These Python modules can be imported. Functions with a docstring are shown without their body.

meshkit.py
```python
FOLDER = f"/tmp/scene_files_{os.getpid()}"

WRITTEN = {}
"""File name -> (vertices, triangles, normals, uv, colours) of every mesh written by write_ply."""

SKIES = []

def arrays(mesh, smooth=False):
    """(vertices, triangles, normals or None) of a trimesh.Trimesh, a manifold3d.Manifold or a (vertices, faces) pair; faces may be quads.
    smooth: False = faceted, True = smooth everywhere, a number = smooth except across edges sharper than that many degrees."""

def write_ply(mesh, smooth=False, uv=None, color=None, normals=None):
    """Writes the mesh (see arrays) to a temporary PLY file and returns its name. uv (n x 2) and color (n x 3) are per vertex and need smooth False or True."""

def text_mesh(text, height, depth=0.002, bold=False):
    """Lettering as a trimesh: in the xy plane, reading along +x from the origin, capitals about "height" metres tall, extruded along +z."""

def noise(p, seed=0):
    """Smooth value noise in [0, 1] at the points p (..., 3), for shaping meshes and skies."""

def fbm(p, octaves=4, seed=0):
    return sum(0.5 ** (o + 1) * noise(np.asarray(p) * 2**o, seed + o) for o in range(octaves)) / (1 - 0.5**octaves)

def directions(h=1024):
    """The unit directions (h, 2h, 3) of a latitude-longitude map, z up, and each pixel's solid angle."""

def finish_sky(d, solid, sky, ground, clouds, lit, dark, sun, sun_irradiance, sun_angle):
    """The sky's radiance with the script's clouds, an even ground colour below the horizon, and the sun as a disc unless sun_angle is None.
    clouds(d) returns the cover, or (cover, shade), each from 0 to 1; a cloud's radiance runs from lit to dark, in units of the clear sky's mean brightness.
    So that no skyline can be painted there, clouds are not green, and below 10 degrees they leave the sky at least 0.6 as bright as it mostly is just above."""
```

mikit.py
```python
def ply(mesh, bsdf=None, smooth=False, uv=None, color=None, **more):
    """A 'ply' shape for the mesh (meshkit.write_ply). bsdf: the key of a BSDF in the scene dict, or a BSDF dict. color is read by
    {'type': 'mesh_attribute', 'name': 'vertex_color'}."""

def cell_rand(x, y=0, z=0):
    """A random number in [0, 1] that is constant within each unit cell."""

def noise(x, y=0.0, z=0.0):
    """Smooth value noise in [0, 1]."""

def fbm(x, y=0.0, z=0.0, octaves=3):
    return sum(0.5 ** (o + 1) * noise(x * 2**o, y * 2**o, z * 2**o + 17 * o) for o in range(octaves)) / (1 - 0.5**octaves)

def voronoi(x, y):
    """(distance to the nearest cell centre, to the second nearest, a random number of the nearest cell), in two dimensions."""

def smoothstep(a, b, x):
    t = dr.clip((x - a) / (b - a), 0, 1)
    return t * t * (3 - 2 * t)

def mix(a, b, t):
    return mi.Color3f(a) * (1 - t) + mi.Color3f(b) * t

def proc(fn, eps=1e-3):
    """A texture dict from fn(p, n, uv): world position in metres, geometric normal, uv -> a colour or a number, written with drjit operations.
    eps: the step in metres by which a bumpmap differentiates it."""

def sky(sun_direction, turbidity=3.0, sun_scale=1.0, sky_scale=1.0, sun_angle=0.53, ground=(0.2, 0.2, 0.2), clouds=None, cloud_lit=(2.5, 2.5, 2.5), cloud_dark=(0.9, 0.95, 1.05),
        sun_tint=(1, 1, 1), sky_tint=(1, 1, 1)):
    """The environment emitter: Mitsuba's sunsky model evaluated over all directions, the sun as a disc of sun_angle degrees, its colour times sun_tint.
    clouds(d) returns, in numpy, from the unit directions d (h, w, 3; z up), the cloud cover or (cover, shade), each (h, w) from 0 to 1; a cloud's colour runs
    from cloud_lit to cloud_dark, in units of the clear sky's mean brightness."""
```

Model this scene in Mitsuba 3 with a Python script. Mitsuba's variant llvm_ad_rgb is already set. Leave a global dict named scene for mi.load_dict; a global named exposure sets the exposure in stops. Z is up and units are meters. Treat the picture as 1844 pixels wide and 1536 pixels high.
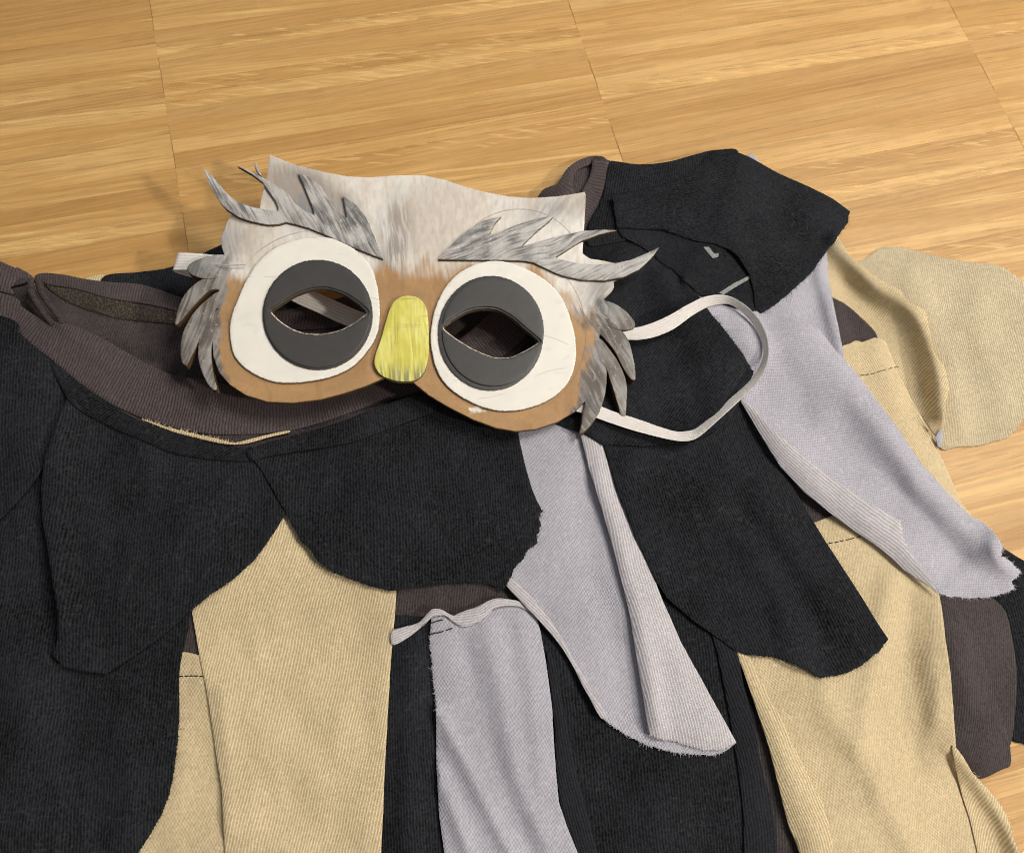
# A painted cardboard owl mask lying on a child's owl costume (a shirt sewn over with fabric feathers) on a strip-parquet floor.
import math, random
import numpy as np, shapely, trimesh
import drjit as dr
import mitsuba as mi
import mikit
from mikit import proc, noise, fbm, cell_rand, smoothstep, mix
from scipy import ndimage as ndi
from scipy.spatial import Delaunay, cKDTree
from meshkit import fbm as nfbm

rnd = np.random.RandomState(7)
scene, labels = {}, {}
exposure = 0.0

# ------------------------------------------------------------------ camera
FOC, CX, CY, H = 1500.0, 922.0, 768.0, 0.36          # focal length in plan units, centre, height above the floor (m)
ND = np.array([-124 / FOC, 504 / FOC, 1.0])
ZC = -ND / np.linalg.norm(ND)
XC = np.array([1.0, 0, 0]) - ZC[0] * ZC
XC /= np.linalg.norm(XC)
R = np.stack([XC, np.cross(ZC, XC), ZC])
EYE = np.array([0, 0, H])
fwd, up = R @ [0, 0, 1.0], R @ [0, -1.0, 0]
T = mi.ScalarTransform4f
scene['camera'] = {'type': 'thinlens', 'fov': 2 * math.degrees(math.atan(CX / FOC)), 'fov_axis': 'x', 'near_clip': 0.01, 'far_clip': 50.0,
                   'aperture_radius': 0.0004, 'focus_distance': 0.345,
                   'to_world': T().look_at(origin=EYE.tolist(), target=(EYE + fwd).tolist(), up=up.tolist())}

# ------------------------------------------------------------------ light: a lit room, one lamp up to the right, a broad ceiling light
scene['room_light'] = {'type': 'constant', 'radiance': {'type': 'rgb', 'value': [0.20, 0.20, 0.20]}}
def lamp(key, label, shape, rgb):
    scene[key] = {**shape, 'emitter': {'type': 'area', 'radiance': {'type': 'rgb', 'value': rgb}}}
    labels[key] = {'label': label, 'category': 'lamp'}
lamp('bulb_lamp', 'small round bulb high up to the right of the floor', {'type': 'sphere', 'radius': 0.085, 'center': [1.72, -0.65, 1.51]}, [385, 352, 308])
lamp('ceiling_lamp', 'broad square ceiling light above the floor', {'type': 'rectangle', 'to_world': T().translate([1.15, 0.75, 1.9]).rotate([1, 0, 0], 180).scale(0.45)}, [17.0, 16.2, 15.0])


# ------------------------------------------------------------------ helpers: plan (traced) coordinates to metres
def P(px, py, z):
    """The point at height z that lies over plan position (px, py)."""
    px, py, z = np.broadcast_arrays(np.asarray(px, float), np.asarray(py, float), np.asarray(z, float))
    d = np.stack([(px - CX) / FOC, (py - CY) / FOC, np.ones_like(px)], -1) @ R.T
    t = (z - H) / d[..., 2]
    return EYE + d * t[..., None]


def plane_xy(px, py, z=0.012):
    return P(px, py, z)[..., :2]


def curve(pts, n=6, closed=False):
    """Catmull-Rom through the points."""
    p = np.asarray(pts, float)
    q = np.vstack([p[-1], p, p[0], p[1]]) if closed else np.vstack([2 * p[0] - p[1], p, 2 * p[-1] - p[-2]])
    out, t = [], np.linspace(0, 1, n, endpoint=False)[:, None]
    for i in range(len(q) - 3):
        a, b, c, d = q[i:i + 4]
        out.append(0.5 * (2 * b + (c - a) * t + (2 * a - 5 * b + 4 * c - d) * t**2 + (3 * b - a - 3 * c + d) * t**3))
    return np.vstack(out + ([] if closed else [p[-1:]]))


def resample(p, step, closed=True):
    p = np.asarray(p, float)
    if closed:
        p = np.vstack([p, p[:1]])
    s = np.r_[0, np.cumsum(np.linalg.norm(np.diff(p, axis=0), axis=1))]
    n = max(4, int(round(s[-1] / step)))
    t = np.linspace(0, s[-1], n, endpoint=False) if closed else np.linspace(0, s[-1], n)
    return np.stack([np.interp(t, s, p[:, 0]), np.interp(t, s, p[:, 1])], 1)


def along(line, pts):
    """(distance to the line, arc length of the nearest point, signed side) in plan units."""
    l = resample(line, 2.0, False)
    d, i = cKDTree(l).query(pts)
    t = np.gradient(l, axis=0)
    r = pts - l[i]
    side = t[i, 0] * r[:, 1] - t[i, 1] * r[:, 0]
    return d, i * 2.0, np.sign(side)


# ------------------------------------------------------------------ materials
def bsdf(key, color, rough=0.9, spec=0.25, sheen=0.0, bump=None, height=1e-4, eps=1e-4, **more):
    m = {'type': 'principled', 'base_color': proc(color) if callable(color) else {'type': 'rgb', 'value': list(color)}, 'roughness': rough, 'specular': spec, **more}
    if sheen:
        m |= {'sheen': sheen, 'sheen_tint': 0.4}
    if bump:
        m = {'type': 'bumpmap', 'arbitrary': proc(bump, eps), 'scale': height, 'nested_bsdf': m} if False else {'type': 'bumpmap', 'texture': proc(bump, eps), 'scale': height, 'nested_bsdf': m}
    scene[key] = {'type': 'twosided', 'b': m}


def knit(key, rgb, pitch=1.2e-3, kind='face', contrast=0.25, fleck=0.12, height=1.6e-4, sheen=0.25, dots=0.0):
    """Jersey: 'face' shows fine vertical ribs of little V stitches, 'purl' rows of short bumps, 'rib' strong cords."""
    def relief(uv):
        u, v = uv.x, uv.y
        v = v + pitch * 1.8 * (fbm(u * 45, v * 45, 1.0, octaves=3) - 0.5) + pitch * 9 * (noise(u * 11, v * 11, 4.0) - 0.5)
        u = u + pitch * 2.0 * (fbm(u * 60, v * 60, 8.0, octaves=2) - 0.5)
        w = fbm(u * 260, v * 260, 0.0, octaves=2) - 0.5
        if kind == 'purl':
            a = dr.sin((v + u * 0.5) * (2 * math.pi / pitch) + w * 1.5)
            b = dr.sin((v - u * 0.9) * (2 * math.pi / pitch) + w * 1.5)
            return 0.5 + 0.25 * (a + b)
        s = dr.abs(dr.sin(v * (math.pi / pitch) + w * 0.8))
        if kind == 'face':                              # narrow raised wales
            s = 1 - s * (1.35 - 0.35 * s)
        k = 0.5 + 0.5 * dr.sin(u * (2 * math.pi / (pitch * 0.85)) + s * 3.0)
        return s * (0.75 + 0.25 * k) if kind == 'face' else s

    def color(p, n, uv):
        r = relief(uv)
        big = fbm(uv.x * 45, uv.y * 45, 3.0, octaves=3) - 0.5
        fine = noise(uv.x * 1300, uv.y * 1900, 5.0) - 0.5
        c = mi.Color3f(rgb) * ((1 - contrast) + contrast * r * (2.2 if kind == 'face' else 1.35) + fleck * big * 1.3 + fleck * fine * 1.6)
        if dots:                                        # lint: stray pale fibres and specks
            a = smoothstep(0.80, 0.95, noise(uv.x * 1100, uv.y * 420, 11.0)) + smoothstep(0.82, 0.95, noise(uv.x * 380, uv.y * 1200, 12.0))
            c = mix(c, mi.Color3f(rgb) * 1.3 + 0.05, dr.clip(a * smoothstep(0.35, 0.7, fbm(uv.x * 60, uv.y * 60, 2.0)), 0, 1) * dots)
        return dr.maximum(c, 0.002)
    bsdf(key, color, 0.95, 0.12, sheen, lambda p, n, uv: relief(uv), height, 1.2e-4)


BLACK, BEIGE, LILAC, BROWN = (0.0190, 0.0206, 0.0242), (0.645, 0.518, 0.318), (0.452, 0.440, 0.492), (0.066, 0.054, 0.054)
knit('black_jersey', BLACK, 1.15e-3, 'face', 0.42, 0.5, 1.3e-4, 0.0, 0.2)
knit('black_ribs', BLACK, 1.3e-3, 'rib', 0.4, 0.3, 1.8e-4, 0.0)
knit('beige_jersey', BEIGE, 1.1e-3, 'face', 0.26, 0.14, 1.5e-4, 0.25, 0.2)
knit('beige_purl', tuple(0.95 * c for c in BEIGE), 1.35e-3, 'purl', 0.22, 0.15, 1.5e-4, 0.25, 0.2)
knit('beige_pale', (0.575, 0.485, 0.325), 1.2e-3, 'face', 0.2, 0.16, 1.5e-4, 0.25, 0.2)
knit('lilac_purl', LILAC, 1.3e-3, 'purl', 0.27, 0.14, 1.6e-4, 0.25, 0.25)
knit('lilac_jersey', (0.55, 0.52, 0.54), 1.1e-3, 'face', 0.24, 0.11, 1.6e-4, 0.25, 0.2)
knit('brown_jersey', BROWN, 1.1e-3, 'face', 0.3, 0.3, 1.3e-4, 0.3)
knit('brown_ribs', (0.084, 0.067, 0.068), 1.25e-3, 'rib', 0.42, 0.2, 2.6e-4, 0.3)
bsdf('overlock_yarn', lambda p, n, uv: mix((0.04, 0.032, 0.028), (0.115, 0.092, 0.072), smoothstep(0.4, 0.75, fbm(uv.x * 1900, uv.y * 2600))), 0.95, 0.1,
     bump=lambda p, n, uv: fbm(uv.x * 1900, uv.y * 2600), height=8e-4)
bsdf('dark_thread', (0.02, 0.018, 0.018), 0.8)
for k, c in (('black', BLACK), ('beige', (0.66, 0.52, 0.3)), ('lilac', (0.6, 0.58, 0.6)), ('brown', BROWN)):
    bsdf(k + '_thread', c, 0.9, 0.1)
bsdf('print_white', lambda p, n, uv: mix((0.36, 0.37, 0.36), (0.16, 0.16, 0.16), fbm(uv.x * 1500, uv.y * 1500)), 0.8)


# ------------------------------------------------------------------ the floor: strip parquet laid in panels
A0, A1 = plane_xy(1022, 0, 0), plane_xy(1125, 300, 0)
ACROSS = (A0 - A1) / np.linalg.norm(A0 - A1)
ALONG = np.array([ACROSS[1], -ACROSS[0]])
q = (plane_xy(np.array([283., 1022, 1718]), np.array([0., 0, 0]), 0) - A0) @ ALONG
PANEL = (q[2] - q[0]) / 2
STRIP = 0.0086


def wood(p, n, uv):
    idn = dr.floor(uv.x)
    u, v = uv.x - idn, uv.y
    r1, r2, r3 = cell_rand(idn, 1, 0), cell_rand(idn, 2, 0), cell_rand(idn, 3, 0)
    slant = (r2 - 0.5) * 0.10
    vv = v + u * slant + 0.0034 * (fbm(u * 26 + r1 * 50, v * 90, r2 * 9, octaves=3) - 0.5)
    line = fbm(u * 7 + r2 * 40, (v + u * slant) * 1500, r1 * 70, octaves=2)
    g = fbm(u * 13 + r1 * 90, vv * 440, r3 * 40, octaves=3)
    wide = fbm(u * 15 + r3 * 70, vv * 130, r1 * 30, octaves=3)
    pores = noise(u * 160, vv * 2000, r1 * 60)
    c = mix((0.53, 0.298, 0.100), (0.66, 0.408, 0.160), smoothstep(0.22, 0.80, 0.35 * g + 0.65 * wide + (r1 - 0.5) * 0.45))
    c = mix(c, (0.40, 0.215, 0.07), smoothstep(0.50, 0.80, fbm(u * 16 + r2 * 33, vv * 260, r1 * 8)) * (0.15 + 0.45 * r3))
    c = mix(c, (0.40, 0.205, 0.066), dr.select(r2 < 0.22, 0.42, 0.0))
    c = mix(c, (0.76, 0.51, 0.215), smoothstep(0.56, 0.80, g) * (0.08 + 0.55 * r2 * r2))
    c = mix(c, (0.46, 0.25, 0.08), smoothstep(0.60, 0.80, fbm(u * 40, v * 160, r2 * 20)) * 0.4)
    ray = smoothstep(0.62, 0.8, noise(u * 260 + v * 900, v * 420, r1 * 11)) * dr.select(r3 > 0.85, 0.45, 0.03)
    c = mix(c, (0.78, 0.53, 0.22), ray)
    dash = smoothstep(0.70, 0.86, noise(u * 75, (v + u * slant) * 2300, r1 * 90)) * (0.12 + 0.30 * r3)
    c = mix(c, (0.30, 0.15, 0.045), dash)
    return c * (0.76 + 0.14 * pores + 0.34 * line)


bsdf('oak', wood, 0.40, 0.32, bump=lambda p, n, uv: noise((uv.x - dr.floor(uv.x)) * 130, uv.y * 2600, dr.floor(uv.x)), height=1.2e-5)


def far_wood(p, n, uv):
    """The same strips carried on over the rest of the floor; the joints are dark."""
    x = (p.x - float(A0[0])) * float(ALONG[0]) + (p.y - float(A0[1])) * float(ALONG[1])
    y = (p.x - float(A0[0])) * float(ACROSS[0]) + (p.y - float(A0[1])) * float(ACROSS[1])
    i, j = dr.floor(x / float(PANEL)), dr.floor(y / STRIP)
    u, v = x - i * float(PANEL), y - j * STRIP
    idn = dr.floor(cell_rand(i, j, 5) * 290) + 1
    c = wood(p, n, mi.Point2f(idn + 0.3 + u, v + 0.013 * j))
    joint = dr.minimum(dr.minimum(u, float(PANEL) - u) - 0.00025, dr.minimum(v, STRIP - v) * 4)
    return mix((0.30, 0.16, 0.06), c, smoothstep(0.0, 0.0002, joint))


bsdf('floor_base', far_wood, 0.45, 0.3)
s = 3.0
scene['floor'] = mikit.ply((np.array([[-s, -s, -0.00035], [s, -s, -0.00035], [s, s, -0.00035], [-s, s, -0.00035]]), np.array([[0, 1, 2], [0, 2, 3]])), 'floor_base')
labels['floor'] = {'label': 'oak strip parquet floor', 'kind': 'structure'}

GARMENT = [(-280, 560), (0, 560), (75, 560), (335, 600), (600, 600), (900, 480), (1090, 330), (1290, 330), (1480, 460), (1560, 640), (1680, 820),
           (1740, 1060), (1780, 1130), (1780, 1300), (1700, 1340), (1710, 1640), (1700, 1700), (-280, 1760)]


def build_floor():
    cov = shapely.Polygon(plane_xy(*np.array(GARMENT, float).T, 0.0)).buffer(-0.012)
    view = shapely.Polygon(plane_xy(np.array([-160., 2004, 2004, -160]), np.array([-160., -160, 1620, 1620]), 0))
    shapely.prepare(view)
    k = 0
    for j in range(-75, 30):
        for i in range(-3, 4):
            w = STRIP * (1 + 0.0)
            x0, x1 = i * PANEL + 0.00008, (i + 1) * PANEL - 0.00008
            y0, y1 = j * w + 0.00003, (j + 1) * w - 0.00003
            x0 += 0.0002 * math.sin(j * 5.1 + i)
            quad = np.array([A0 + ALONG * x + ACROSS * y for x, y in ((x0, y0), (x1, y0), (x1, y1), (x0, y1))])
            poly = shapely.Polygon(quad)
            if not view.intersects(poly) or cov.contains(poly):
                continue
            dz = 0.00004 * math.sin(k * 12.9)
            v, f, uv = [], [], []
            uvs = np.array([(0, 0), (x1 - x0, 0), (x1 - x0, w), (0, w)]) + [k + 0.3, 0.013 * (k % 17)]
            top = np.c_[quad, np.full(4, dz)]
            bot = np.c_[quad, np.full(4, -0.00030)]
            if np.cross(quad[1] - quad[0], quad[2] - quad[0]) < 0:
                top, bot, uvs = top[::-1], bot[::-1], uvs[::-1]
            v.append(top); uv.append(uvs); f += [[0, 1, 2], [0, 2, 3]]
            for e in range(4):
                b = len(np.vstack(v)); a2 = (e + 1) % 4
                v.append(np.array([bot[e], bot[a2], top[a2], top[e]])); uv.append(uvs[[e, a2, a2, e]])
                f += [[b, b + 1, b + 2], [b, b + 2, b + 3]]
            scene['floor__plank' + (f'_{k:03d}' if k else '')] = mikit.ply((np.vstack(v), np.array(f)), 'oak', uv=np.vstack(uv))
            k += 1
    print('planks', k)


build_floor()

# ------------------------------------------------------------------ cloth: every piece is draped over what already lies there
GX0, GX1, GY0, GY1, GS = -300, 2150, 180, 1900, 4
gx, gy = np.meshgrid(np.arange(GX0, GX1, GS), np.arange(GY0, GY1, GS))
GP = np.stack([gx.ravel(), gy.ravel()], 1).astype(float)
Z = np.zeros(gx.shape)                                   # height of the topmost cloth, metres
MM = 1e-3


def zat(field, pts):
    return ndi.map_coordinates(field, [(pts[:, 1] - GY0) / GS, (pts[:, 0] - GX0) / GS], order=1, mode='nearest')


def blur(a, m, s):
    return ndi.gaussian_filter(a * m, s) / np.maximum(ndi.gaussian_filter(m, s), 1e-4)


def thin_tubes(lines, radius, sides=3):
    v, f, n0 = [], [], 0
    for l in lines:
        l = np.asarray(l)
        t = np.gradient(l, axis=0)
        t /= np.linalg.norm(t, axis=1, keepdims=True) + 1e-12
        a = np.cross(t, [0.13, 0.2, 0.97]); a /= np.linalg.norm(a, axis=1, keepdims=True) + 1e-12
        b = np.cross(t, a)
        ang = np.arange(sides) * 2 * np.pi / sides
        rr = radius * np.linspace(1, 0.6, len(l))[:, None, None] if sides == 3 else radius
        v.append((l[:, None] + rr * (np.cos(ang)[None, :, None] * a[:, None] + np.sin(ang)[None, :, None] * b[:, None])).reshape(-1, 3))
        for i in range(len(l) - 1):
            for j in range(sides):
                k = (j + 1) % sides
                p0, p1, p2, p3 = n0 + i * sides + j, n0 + i * sides + k, n0 + (i + 1) * sides + k, n0 + (i + 1) * sides + j
                f += [[p0, p1, p2], [p0, p2, p3]]
        n0 += len(l) * sides
    return np.vstack(v), np.array(f)


counts = {}
FOLD, WRINKLE = 1.8, 2.0


def key_for(base):
    n = counts.get(base, 0)
    counts[base] = n + 1
    return base if n == 0 else f'{base}_{n:03d}'


def cloth(base, outline, mat, label=None, t=0.7, loft=0.3, sigma=6, edge=None, folds=(), rolls=(), wr=0.25, fray=(), thread=None, grain=90, uv_line=None,
          smooth_outline=True, step=6.0, lifts=(), rough=1.3, update=True, lengthwise=False):
    """One cut piece of cloth. t, loft, fold heights in mm; outline, fold lines and widths in plan units. Returns its key."""
    global Z
    key = key_for(base)
    pts = curve(outline, 8, True) if smooth_outline else np.asarray(outline, float)
    pts = resample(pts, 2.6)
    # an uneven cut edge, rougher where it frays
    tan = np.roll(pts, -1, 0) - np.roll(pts, 1, 0)
    nrm = np.stack([tan[:, 1], -tan[:, 0]], 1) / (np.linalg.norm(tan, axis=1, keepdims=True) + 1e-9)
    if shapely.Polygon(pts).exterior.is_ccw is False:
        nrm = -nrm
    jit = 0.35 * (nfbm(np.c_[pts / 14.0, np.zeros(len(pts))], 2, 3) - 0.5) * 2
    near = np.zeros(len(pts))
    for line in fray:
        near = np.maximum(near, np.exp(-(along(curve(line, 6), pts)[0] / 7.0) ** 2))
    jit = jit + near * rough * (rnd.rand(len(pts)) * 1.3 - 0.6 + 1.4 * (nfbm(np.c_[pts / 9.0, np.ones(len(pts))], 2, 5) - 0.5))
    pts = pts + nrm * jit[:, None]
    poly = shapely.Polygon(pts).buffer(0)
    if poly.geom_type != 'Polygon':
        poly = max(poly.geoms, key=lambda g: g.area)
    poly = poly.simplify(0.15)
    pts = np.asarray(poly.exterior.coords)[:-1]
    # height
    x0, y0, x1, y1 = poly.bounds
    c0, c1 = max(0, int((x0 - GX0) / GS) - 8), min(gx.shape[1], int((x1 - GX0) / GS) + 9)
    r0, r1 = max(0, int((y0 - GY0) / GS) - 8), min(gx.shape[0], int((y1 - GY0) / GS) + 9)
    sx, sy = gx[r0:r1, c0:c1].astype(float), gy[r0:r1, c0:c1].astype(float)
    sp = np.stack([sx.ravel(), sy.ravel()], 1)
    grown = poly.buffer(GS * 1.5)
    shapely.prepare(grown)
    M = shapely.contains_xy(grown, sp[:, 0], sp[:, 1]).reshape(sx.shape).astype(float)
    zb = Z[r0:r1, c0:c1]
    own = np.full(sx.shape, loft * MM)
    D = shapely.distance(poly.exterior, shapely.points(sp)).reshape(sx.shape)
    if edge:                                            # (mm lost at the rim, width)
        own -= edge[0] * MM * np.exp(-D / edge[1])
    for line, amp, width in folds:
        d = along(curve(line, 8), sp)[0].reshape(sx.shape)
        own += FOLD * amp * MM * np.exp(-(d / width) ** 2)
    for line, r, h in rolls:                            # rounded fold along a line: full height r inside of it
        d = np.minimum(along(curve(line, 8), sp)[0].reshape(sx.shape) / r, 1)
        own -= h * MM * (1 - np.sqrt(np.maximum(0, 1 - (1 - d) ** 2)))
    for (lx, ly), amp, width in lifts:
        own += amp * MM * np.exp(-((sx - lx) ** 2 + (sy - ly) ** 2) / width ** 2)
    if wr:
        ca, sa = math.cos(math.radians(grain)), math.sin(math.radians(grain))
        uu, vv = sx * ca + sy * sa, -sx * sa + sy * ca
        s1 = counts[base] * 7.7 + len(base)
        own += 0.5 * WRINKLE * wr * MM * 2 * (nfbm(np.stack([uu / 70 + s1, vv / 28 + s1, sx * 0 + 2], -1), 2, 17) - 0.5)
        own += WRINKLE * wr * MM * 2 * (nfbm(np.stack([uu / 150 + s1, vv / 55 + s1, sx * 0], -1), 4, 11) - 0.5)
    S = blur(zb, M, sigma)
    gap = (t + 0.2) * MM
    z = np.maximum(S + own, zb + gap)
    z = np.maximum(blur(z, M, 1.6), zb + (t * 0.6 + 0.2) * MM)
    z = np.maximum(blur(z, M, 0.9), zb + (t * 0.4 + 0.15) * MM)
    full = np.array(Z)
    full[r0:r1, c0:c1] = np.where(M > 0, z, zb)
    # mesh
    hx, hy = np.meshgrid(np.arange(x0, x1, step), np.arange(y0, y1, step * 0.866))
    hx = hx + (np.arange(hx.shape[0]) % 2)[:, None] * step / 2
    ip = np.stack([hx.ravel(), hy.ravel()], 1)
    inner = poly.buffer(-step * 0.55)
    shapely.prepare(inner)
    ip = ip[shapely.contains_xy(inner, ip[:, 0], ip[:, 1])] if not inner.is_empty else ip[:0]
    allp = np.vstack([pts, ip])
    tri = Delaunay(allp).simplices
    cen = allp[tri].mean(1)
    shapely.prepare(poly)
    tri = tri[shapely.contains_xy(poly, cen[:, 0], cen[:, 1])]
    a, b, c = allp[tri[:, 0]], allp[tri[:, 1]], allp[tri[:, 2]]
    ar = (b[:, 0] - a[:, 0]) * (c[:, 1] - a[:, 1]) - (b[:, 1] - a[:, 1]) * (c[:, 0] - a[:, 0])
    tri = np.where((ar > 0)[:, None], tri[:, ::-1], tri)[np.abs(ar) > 1e-6]      # plan y runs down: turn so that the top faces up
    zt = zat(full, allp)
    nb = len(pts)
    top = P(allp[:, 0], allp[:, 1], zt)
    bot = np.array(top); bot[:, 2] -= t * MM * np.where(np.arange(len(allp)) < nb, 0.85, 1.0)
    top[:nb, 2] -= 0.15 * t * MM
    e = np.sort(np.vstack([tri[:, [0, 1]], tri[:, [1, 2]], tri[:, [2, 0]]]), 1)
    eo = np.vstack([tri[:, [0, 1]], tri[:, [1, 2]], tri[:, [2, 0]]])
    _, idx, cnt = np.unique(e, axis=0, return_index=True, return_counts=True)
    be = eo[idx[cnt == 1]]
    N = len(allp)
    faces = np.vstack([tri, tri[:, ::-1] + N, np.c_[be[:, 1], be[:, 0], be[:, 0] + N], np.c_[be[:, 1], be[:, 0] + N, be[:, 1] + N]])
    if uv_line is not None:
        d, sarc, side = along(curve(uv_line, 8), allp)
        scl = 0.000232
        uv = np.stack([sarc * scl, d * side * scl] if lengthwise else [d * side * scl, sarc * scl], 1)
    else:
        w = top[:, :2]
        g = math.radians(grain)
        uv = np.stack([w @ [math.cos(g), math.sin(g)], w @ [-math.sin(g), math.cos(g)]], 1)
    uv = uv + [0.37 * len(scene) % 3, 0.21 * len(scene) % 2]
    scene[key] = mikit.ply((np.vstack([top, bot]), faces), mat, smooth=True, uv=np.vstack([uv, uv]))
    if label:
        labels[key] = {'label': label}
    if update:
        Z = full
    # loose fibres along the frayed cuts
    if len(fray) and thread:
        lines = []
        ext = np.asarray(poly.exterior.coords)
        tree = cKDTree(pts)
        cx = poly.buffer(-1.0)
        for line in fray:
            for pt in resample(curve(line, 6), 2.2, False):
                for _ in range(2):
                    _, i = tree.query(pt + rnd.randn(2) * 1.5)
                    s0 = pts[i]
                    tg = pts[(i + 1) % nb] - pts[i - 1]
                    o = np.array([tg[1], -tg[0]]); o /= np.linalg.norm(o) + 1e-9
                    if poly.contains(shapely.Point(s0 + o * 2)):
                        o = -o
                    dirn = o + rnd.randn(2) * 0.75
                    dirn /= np.linalg.norm(dirn) + 1e-9
                    L = (rnd.gamma(2.2, 0.75) + 0.6) * (3.0 if rnd.rand() < 0.04 else 1.0)
                    bend = rnd.randn(2) * 0.35
                    ks = np.linspace(-0.5, 1, 4)[:, None]
                    pp = s0 + dirn * L * ks + bend * L * ks ** 2
                    zz = np.maximum(zat(full, s0[None])[0] - 0.25 * MM * t + np.linspace(0, 1, 4) * rnd.uniform(-0.5, 0.5) * MM, 0.0003)
                    lines.append(P(pp[:, 0], pp[:, 1], zz))
        fk = key_for('__'.join(key.split('__')[:2]) + '__frayed_threads')
        scene[fk] = mikit.ply(thin_tubes(lines, 0.000075), thread, smooth=False)
        labels[fk] = {'label': 'short loose threads along the cut edge', 'kind': 'stuff'}
    return key


def stitches(key, line, mat='dark_thread', length=7.0, gap=4.0, r=0.00022, lift=0.0):
    l = resample(curve(line, 8), 1.0, False)
    lines, i = [], 0
    while i + length < len(l):
        n = int(length)
        seg = l[i:i + n + 1]
        seg = seg[np.linspace(0, n, 5).astype(int)] + rnd.randn(2) * 0.35
        zz = zat(Z, seg) + (np.array([-0.1, 0.16, 0.22, 0.16, -0.1]) + lift) * MM
        lines.append(P(seg[:, 0], seg[:, 1], zz))
        i += int(length + gap * rnd.uniform(0.5, 1.1))
    scene[key] = mikit.ply(thin_tubes(lines, r, 5), mat, smooth=True)


C = 'owl_costume'
labels[C] = {'label': "brown owl costume shirt sewn over with black, beige and grey fabric feathers, under the mask", 'category': 'costume'}
FP = C + '__feather_patch'

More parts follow.
